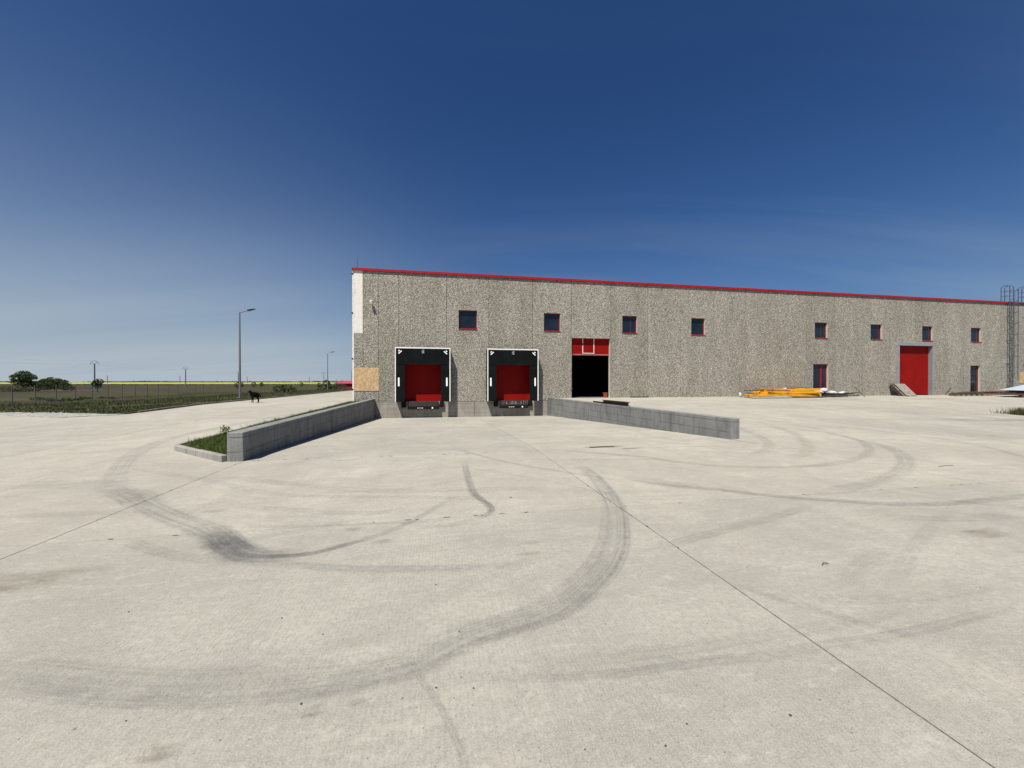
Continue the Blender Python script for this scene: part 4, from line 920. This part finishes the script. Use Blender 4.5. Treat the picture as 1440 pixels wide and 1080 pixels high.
def crown(name, lobes, n, leaf, mat, parent, seed, gap=.1):
    rg = np.random.RandomState(seed); L = []; 
    vol = np.array([l[3] * l[4] * l[5] for l in lobes]); pr = vol / vol.sum(); idx = rg.choice(len(lobes), n, p=pr); A = np.array(lobes)[idx]
    d = rg.normal(0, 1, (n, 3)); d /= np.linalg.norm(d, axis=1)[:, None]; r = rg.uniform(.35, 1.0, n) ** .45
    P = A[:, :3] + d * r[:, None] * A[:, 3:6]
    nz = np.array([noise.noise(tuple(p * (1.1 / max(leaf * 3.2, .3)))) for p in P]); P = P[nz > -gap]; nz = nz[nz > -gap]; n = len(P)
    P += (nz[:, None]) * rg.normal(0, leaf * .8, (n, 3)); u = rg.normal(0, 1, (n, 3)); u /= np.linalg.norm(u, axis=1)[:, None]; v = rg.normal(0, 1, (n, 3)); v -= (v * u).sum(1)[:, None] * u; v /= np.linalg.norm(v, axis=1)[:, None]
    sz = leaf * rg.uniform(.6, 1.4, n)[:, None]; Q = np.stack([P - u * sz, P - v * sz * .5, P + u * sz, P + v * sz * .5], 1)
    tone = np.repeat(np.clip(.45 + nz * .9 + rg.normal(0, .15, n), 0, 1), 4); return npmesh(name, Q.reshape(-1, 3), np.arange(n * 4).reshape(-1, 4), mat, parent, False, tone)
def at_px(kx, Y): return Vector((kx * Y, Y, -.62))         # a spot on the field: direction and distance from the standpoint
def tree(name, label, cat, loc, lobes, n, leaf, mat, seed, trunk_h, group=None, tr=.12):
    t = thing(name, label, cat, loc, 0, group); m = MB(); lx = sum(l[0] for l in lobes) / len(lobes)
    m.tube([(0, 0, -.1), (lx * .15, 0, trunk_h * .5), (lx * .4, .05, trunk_h)], [tr, tr * .8, tr * .55], 8)
    for l in lobes: m.tube([(lx * .2, 0, trunk_h * .5), ((l[0] + lx * .2) / 2, l[1] / 2, (l[2] + trunk_h) / 2), (l[0], l[1], l[2] + l[5] * .3)], [tr * .6, tr * .35, tr * .12], 5)
    m.build('trunk', MATS['bark'], t); crown('crown', lobes, n, leaf, MATS[mat], t, seed); return t
K = lambda x: (x - 720) / 541
tree('field_tree', 'tall bushy dark green tree beyond the fence, leftmost', 'tree', at_px(K(31), 92), [(-.5, 0, 3.1, 1.9, 1.6, 1.2), (.3, 0, 4.0, 1.5, 1.3, .95), (1.3, .2, 3.3, 1.5, 1.4, .9), (-.9, 0, 2.2, 1.4, 1.3, .9), (.8, 0, 1.6, 1.6, 1.3, 1.0)], 5200, .17, 'leaf_tree', 1, 2.2, None, .16)
tree('field_bush', 'low dark bush between the tall tree and the wide bush', 'bush', at_px(K(51), 93), [(-.3, 0, 1.2, 1.6, 1.4, 1.2), (1.0, 0, 1.8, 1.2, 1.1, .9), (-1.6, 0, 1.5, 1.0, 1, 1.1)], 2600, .16, 'leaf_dark', 2, 1.0, 'bushes beyond the wire fence')
tree('field_bush', 'widest dark green bush behind the wire fence', 'bush', at_px(K(76), 90), [(-1.8, 0, 1.7, 1.6, 1.5, 1.4), (-.3, 0, 2.1, 1.7, 1.5, 1.3), (1.3, 0, 1.8, 1.5, 1.4, 1.2), (2.6, 0, 1.3, 1.2, 1.2, 1.0), (3.6, 0, .8, .9, .9, .7)], 5600, .16, 'leaf_tree', 3, 1.0, 'bushes beyond the wire fence')
tree('field_bush', 'pale low scrub at the foot of the leftmost tree', 'bush', at_px(K(18), 88), [(-1.6, 0, .6, 1.6, 1.2, .7), (.4, 0, .8, 1.7, 1.2, .8), (2.2, 0, .6, 1.4, 1.2, .6), (4.2, 0, .55, 1.6, 1.0, .55)], 2600, .14, 'blade_verge', 4, .5, 'bushes beyond the wire fence')
tree('field_tree', 'small round dark tree standing just right of the nearest power pole', 'tree', at_px(K(137), 84), [(-.25, 0, 1.9, .9, .8, .8), (.3, 0, 2.3, .8, .8, .7), (.1, 0, 1.4, .7, .7, .6)], 1500, .12, 'leaf_dark', 5, 1.0, None, .09)
tree('field_bush', 'small dark bush behind the foot of the nearest street lamp', 'bush', at_px(K(335), 118), [(-.3, 0, 1.4, .9, .8, 1.0), (.9, 0, 1.5, .7, .8, .9)], 700, .16, 'leaf_dark', 6, .7)
tree('verge_bush', 'low dark bush standing behind the dog', 'bush', W(-13.6, -27, zland(-13.6, -27)), [(-.6, 0, .5, .8, .6, .45), (.3, 0, .6, .9, .6, .45), (.9, 0, .35, .6, .5, .3)], 1100, .08, 'leaf_dark', 7, .35, 'low bushes on the verge')
tree('verge_bush', 'small bush on the verge between the two nearer lamps', 'bush', W(-17.5, -62, -.5), [(-.4, 0, .6, 1.0, .8, .6), (.7, 0, .8, .9, .8, .7)], 700, .14, 'leaf_dark', 8, .5, 'low bushes on the verge')
tree('verge_bush', 'small dark tree beside the second street lamp', 'bush', at_px(K(460), 125) + Vector((0, 0, .15)), [(-.2, 0, 1.8, 1.1, 1.0, 1.3), (-2.4, 0, 1.0, .9, 1.0, .9), (.6, 0, 1.0, .8, .8, .8)], 1200, .16, 'leaf_dark', 9, .9, 'low bushes on the verge')
for i, (px, Y, h) in enumerate(((357, 170, 1.3), (367.5, 185, 1.1), (424, 190, 1.1))):
    tree('far_bush', 'tiny dark bush against the yellow field, ' + ('above the dog', 'just right of the dog', 'midway from the dog to the second lamp')[i], 'bush', at_px(K(px), Y), [(0, 0, h, .9, .8, h)], 320, .2, 'leaf_dark', 30 + i, .7, 'tiny bushes against the yellow field')
WL = ['nearest the left edge of the photo', 'second from the left', 'in the middle of the row', 'just left of the round tree', 'farthest right of the row']
for i, (px, Y, w, h) in enumerate(((60, 46, 1.5, .32), (78, 44, 1.0, .22), (103, 45, 1.2, .28), (120, 50, .9, .25), (150, 52, 1.0, .2))):
    p = at_px(K(px), Y); s_ = (p.x - P0[0]) * CT + (p.y - P0[1]) * ST; n_ = (p.x - P0[0]) * ST - (p.y - P0[1]) * CT
    tree('weed_clump', 'dark weed clump by the wire fence, ' + WL[i], 'weeds', Vector((p.x, p.y, zland(s_, n_))), [(-w * .5, 0, h * .6, w * .6, .4, h * .6), (w * .4, 0, h * .5, w * .6, .4, h * .5)], 500, .07, 'leaf_dark', 50 + i, .1, 'dark weed clumps by the fence', .02)

# rapeseed field: a crop stand of real height, flowering on top
rgf = np.random.RandomState(21); cs = []
front = [(-700, 335), (-560, 330), (-350, 338), (-200, 345), (-120, 352), (0, 380), (200, 400)]
m = MB(); back = [(x * 4.6, 1500) for x, y in front]
k = len(front); zt = .45
m.add([(x, y, zt) for x, y in front] + [(x, y, 1.45) for x, y in back] + [(x, y - 1, -.7) for x, y in front], [(i, i + 1, k + i + 1, k + i) for i in range(k - 1)] + [(2*k + i, 2*k + i + 1, i + 1, i) for i in range(k - 1)])
t = NT('rape_crop'); v = t.world_pos(); c = t.mix(t.rng(t.noise(v, .05, 5, .6), .35, .65), (.25, .245, .030), (.33, .32, .040)); z = t.n('ShaderNodeSeparateXYZ'); t.l(v, z.inputs[0])
c = t.mix(t.rng(t.math('ADD', z.outputs['Z'], t.math('MULTIPLY', t.noise(v, .8, 4), .6)), -.15, .25, 1, 0), c, (.075, .10, .025)); MATS['rape_crop'] = t.set(c, .8)
tag(m.build('rapeseed_field', MATS['rape_crop']), 'bright yellow flowering rapeseed field along the horizon', 'field', kind='stuff')
# field margins of rough green between soil and crop
sp = [(rgf.uniform(-560, -60), rgf.uniform(322, 333), -.62) for _ in range(3500)]
tag(blades('field_margin', sp, MATS['far_leaf'], .3, .9, 3, .35, None, .8, 9), 'green strip of rough growth in front of the yellow field', 'field margin', kind='stuff')
# distant woods
pts = []; 
for _ in range(26000):
    x = rgf.uniform(-3300, 2500); y = 1620 + rgf.normal(0, 22); hh = 5.6 + 4.0 * max(0, noise.noise((x * .006, 1.7, 0))) + 2.2 * max(0, noise.noise((x * .03, 4.7, 0)))
    if noise.noise((x * .004, 8.3, 0)) < -.28: hh *= .35
    pts.append((x, y, -1 + rgf.rand() ** .7 * hh))
P = np.array(pts); n = len(P); u = rgf.normal(0, 1, (n, 3)) * [2.6, 1.5, .7]; v = rgf.normal(0, 1, (n, 3)) * [1.2, 1.2, .8]; Q = np.stack([P - u, P - v, P + u, P + v], 1)
tag(npmesh('distant_woods', Q.reshape(-1, 3), np.arange(n * 4).reshape(-1, 4), MATS['far_leaf'], None, False, np.repeat(rgf.rand(n), 4)), 'thin dark line of woods on the horizon beyond the yellow field', 'woods', kind='stuff')

# ------------------------------------------------------------------ wire fence
FS = -37.1; fn_ = [-16 - 2.27 * i for i in range(-3, 62)]
zf0 = {n: zland(FS, n) for n in fn_}
t = thing('wire_fence', 'long wire fence with grey concrete posts running beyond the grass verge', 'fence', W(FS, fn_[0], zf0[fn_[0]])); o0 = Vector((fn_[0], zf0[fn_[0]], 0))
pm = None
for i, n in enumerate(fn_):
    if pm is None:
        m = MB(); m.box((-.035, -.035, -.1), (.035, .035, 1.85)); pm = m.build('post', MATS['fence_post'], t, bevel=.012); q = pm
    else:
        q = pm.copy(); col.objects.link(q); q.parent = t
    q.location = (0, -(n - fn_[0]), zf0[n] - zf0[fn_[0]]); q.rotation_euler = (R(rb.uniform(-1.5, 1.5)), R(rb.uniform(-1.5, 1.5)), 0)
for h in (.15, .6, 1.05, 1.45, 1.75):
    m = MB(); m.tube([(0, -(n - fn_[0]), zf0[n] - zf0[fn_[0]] + h) for n in fn_], .006, 4); m.build('wire', MATS['wire'], t)
m = MB()                                                   # diamond mesh, only on the nearest bays
for i in range(0, 14):
    y0 = -(fn_[i] - fn_[0]); za = zf0[fn_[i]] - zf0[fn_[0]]; zb = zf0[fn_[i + 1]] - zf0[fn_[0]]
    for k in range(-9, 12):
        a0 = k / 12; 
        for sg in (1, -1):
            y_a, y_b = (a0, a0 + .75) if sg > 0 else (a0 + .75, a0); zz0, zz1 = .15, 1.75; lo, hi = max(0, min(y_a, y_b)), min(1, max(y_a, y_b))
            if hi - lo < .05: continue
            f = lambda yy: zz0 + (zz1 - zz0) * ((yy - y_a) / (y_b - y_a)); m.tube([(0, y0 + 2.27 * lo, za + f(lo)), (0, y0 + 2.27 * hi, zb + f(hi))], .0028, 3, cap=False)
m.build('wire_mesh', MATS['wire'], t)['kind'] = 'stuff'

# ------------------------------------------------------------------ street lamps
def lamp(s, n, H, label, z=None, sc=1.0):
    z = (zland(s, n) if z is None else z); t = thing('street_lamp', label, 'street lamp', W(s, n, z), 0, 'street lamps along the road'); M_ = MATS['lamp_grey']
    m = MB(); m.tube([(0, 0, 0), (0, 0, 1.2), (0, 0, H)], [.085 * sc, .078 * sc, .048 * sc], 10); m.build('pole', M_, t)
    m = MB(); m.box((-.16, -.16, 0), (.16, .16, .05)); m.build('base_plate', M_, t)
    m = MB(); m.tube([(0, 0, H - .02), (.40, 0, H + .08), (.66, 0, H + .14)], .032 * sc, 8); m.build('arm', M_, t)
    m = MB(); M = Matrix.Rotation(R(-12), 3, 'Y'); m.obox((.80, 0, H + .19), (.17, .11, .045), M); m.obox((1.03, 0, H + .235), (.16, .10, .025), M); m.build('luminaire', MATS['dark_steel'], t, bevel=.015)
    return t
lamp(-10.08, -8.64, 6.62, 'nearest and tallest-looking grey street lamp, left of the dog')
lamp(-14.0, -47.2, 6.35, 'second street lamp, mid-distance, left of the warehouse corner')
lamp(-25.0, -118, 6.5, 'farthest street lamp, faint above the red shed', -.45)

# ------------------------------------------------------------------ power poles and lines
def power_pole(p, H, label, arms=True, r=.17):
    t = thing('power_pole', label, 'power pole', p, 0, 'power poles across the fields'); m = MB(); m.tube([(0, 0, -.2), (0, 0, H - 1.0), (0, 0, H - .9)], [r * 1.3, r, r * 1.5], 8); m.build('pole', MATS['pole_concrete'], t)
    if arms:
        for sg in (-1, 1):
            m = MB(); m.tube([(0, 0, H - .95), (sg * .55, 0, H - .55), (sg * .95, 0, H - .15), (sg * .75, 0, H + .1), (sg * .2, 0, H + .08)], .06, 6); m.tube([(sg * .9, 0, H - .2), (sg * 1.35, 0, H - .62)], .05, 6); m.build('cross_arm', MATS['pole_concrete'], t)
            m = MB(); m.tube([(sg * 1.35, 0, H - .62), (sg * 1.35, 0, H - .85)], .07, 6); m.build('insulator', MATS['insulator'], t)
        m = MB(); m.tube([(0, 0, H + .05), (0, 0, H + .2)], .07, 6); m.build('insulator', MATS['insulator'], t)
    return t
PP = [(K(133), 125, 9.0, 'nearest power pole with curled arms, beside the small round tree'), (K(261), 171, 8.9, 'second power pole, between the round tree and the nearest lamp'), (K(335), 240, 8.9, 'third power pole, just left of the nearest street lamp'), (K(455), 300, 10.0, 'power pole just left of the second street lamp'), (K(494.3), 330, 11.5, 'power pole against the warehouse corner above the red shed')]
for k_, Y, H, lb in PP: power_pole(at_px(k_, Y), H, lb)
for px, Y, H, w_ in ((151, 420, 10.5, 'right of the round tree'), (253, 430, 10, 'just left of the second power pole'), (347.5, 450, 10, 'just right of the nearest lamp'), (435, 470, 9.8, 'left of the second street lamp')): power_pole(at_px(K(px), Y), H, 'hair-thin far power pole ' + w_, False, .28)
t = thing('power_line', 'thin sagging power lines strung between the field poles', 'power line', (0, 0, -.62), 0)
line = [(K(-260), 70, 9.0)] + [(a, b, c) for a, b, c, _ in PP]
for i in range(len(line) - 1):
    for off, dz in ((-1.35, -.85), (1.35, -.85), (0, .2)):
        a = Vector((line[i][0] * line[i][1] + off, line[i][1], line[i][2] + dz)); b = Vector((line[i+1][0] * line[i+1][1] + off, line[i+1][1], line[i+1][2] + dz)); m = MB()
        m.tube([a.lerp(b, j / 8) - Vector((0, 0, 4 * .9 * (j / 8) * (1 - j / 8))) for j in range(9)], .005, 4); m.build('cable', MATS['wire'], t)

# ------------------------------------------------------------------ red shed
t = thing('red_shed', 'small bright red shed half hidden by the warehouse corner', 'shed', (K(489) * 97, 97, -.75), R(4))
m = MB(); m.box((-2.4, -1.6, 0), (3.6, 1.6, 2.05)); m.build('wall', MATS['shed_red'], t)
m = MB(); m.add([(-2.7, -1.95, 2.06), (3.9, -1.95, 2.06), (3.9, 1.9, 2.75), (-2.7, 1.9, 2.75), (-2.7, -1.95, 1.94), (3.9, -1.95, 1.94), (3.9, 1.9, 2.06), (-2.7, 1.9, 2.06)], [(0,1,2,3),(4,5,1,0),(5,6,2,1),(7,4,0,3),(6,7,3,2),(7,6,5,4)]); m.build('roof', MATS['shed_roof'], t)
m = MB(); m.box((-1.0, -1.64, .0), (-.1, -1.604, 1.85)); m.build('door', MATS['maroon_frame'], t)
tree('scrub_bush', 'bare twiggy scrub growing in front of the red shed', 'bush', (K(477) * 93, 93, -.7), [(-1.2, 0, .8, 1.3, .6, .8), (.6, 0, 1.0, 1.5, .6, .9), (-.6, .2, 2.2, .35, .3, 1.0), (.5, .2, 2.0, .3, .3, 1.0), (-2.4, 0, .7, 1.2, .6, .7)], 1500, .12, 'bark_scrub', 12, .6)
tree('verge_bush', 'green hedge clump between the second lamp and the red shed', 'bush', (K(468) * 90, 90, -.8), [(-2.0, 0, .5, 2.0, .8, .6), (.5, 0, .8, 1.6, .8, .8)], 1300, .14, 'leaf_tree', 13, .4, 'low bushes on the verge')

# ------------------------------------------------------------------ the dog
t = thing('dog', 'black dog standing on the road edge right of the nearest street lamp', 'dog', W(-5.97, -1.49, zyard(-5.97, -1.49)), R(48)); t.scale = (.76, 1.25, 1.04)
def skin(name, pts, edges, radii, mat, parent, sub=2):
    me = bpy.data.meshes.new(name); me.from_pydata(pts, edges, []); o = link(name, me, parent); md = o.modifiers.new('skin', 'SKIN'); md.use_smooth_shade = True
    for v, r in zip(me.skin_vertices[0].data, radii): v.radius = (r, r) if not isinstance(r, tuple) else r
    me.skin_vertices[0].data[0].use_root = True; s2 = o.modifiers.new('sub', 'SUBSURF'); s2.levels = sub; s2.render_levels = sub; me.materials.append(mat); return o
# faces -x (to the left), body about 0.62 m long, withers at 0.56 m
J = [(.22, 0, .50), (.06, 0, .485), (-.10, 0, .475), (-.22, 0, .50), (-.30, 0, .60), (-.355, 0, .665), (-.43, 0, .655), (-.50, 0, .635),   # 0-7 pelvis..muzzle
     (.20, .075, .42), (.16, .085, .30), (.24, .085, .17), (.21, .085, .03), (.175, .085, .015),                                              # 8-12 hind left
     (.20, -.075, .42), (.14, -.085, .30), (.22, -.085, .17), (.19, -.085, .03), (.155, -.085, .015),                                         # 13-17 hind right
     (-.20, .07, .40), (-.19, .075, .24), (-.205, .075, .04), (-.24, .075, .015),                                                            # 18-21 fore left
     (-.20, -.07, .40), (-.17, -.075, .24), (-.18, -.075, .04), (-.215, -.075, .015),                                                         # 22-25 fore right
     (.29, 0, .50), (.36, 0, .42), (.385, 0, .30)]                                                                                           # 26-28 tail
Eg = [(0,1),(1,2),(2,3),(3,4),(4,5),(5,6),(6,7),(0,8),(8,9),(9,10),(10,11),(11,12),(0,13),(13,14),(14,15),(15,16),(16,17),(3,18),(18,19),(19,20),(20,21),(3,22),(22,23),(23,24),(24,25),(0,26),(26,27),(27,28)]
Rd = [.15,.165,.18,.16,.10,.085,.06,.04,.075,.052,.03,.024,.026,.075,.052,.03,.024,.026,.055,.036,.024,.027,.055,.036,.024,.027,.035,.024,.012]
skin('body', J, Eg, Rd, MATS['dog_fur'], t)
for sg in (-1, 1):
    m = MB(); m.add([(-.335, sg * .055, .72), (-.375, sg * .06, .71), (-.345, sg * .085, .655), (-.350, sg * .045, .79), (-.33, sg * .075, .70)], [(0, 1, 3), (1, 2, 3), (2, 4, 3), (4, 0, 3), (0, 4, 2, 1)]); m.build('ear', MATS['dog_fur'], t)
    o = lump('eye', MATS['dog_eye'], (.010, .010, .010), 1, t, 1, 0); o.location = (-.415, sg * .04, .69)
o = lump('nose', MATS['black_rubber'], (.016, .018, .013), 2, t, 1, 0); o.location = (-.53, 0, .645)

print('objects', len(bpy.data.objects))
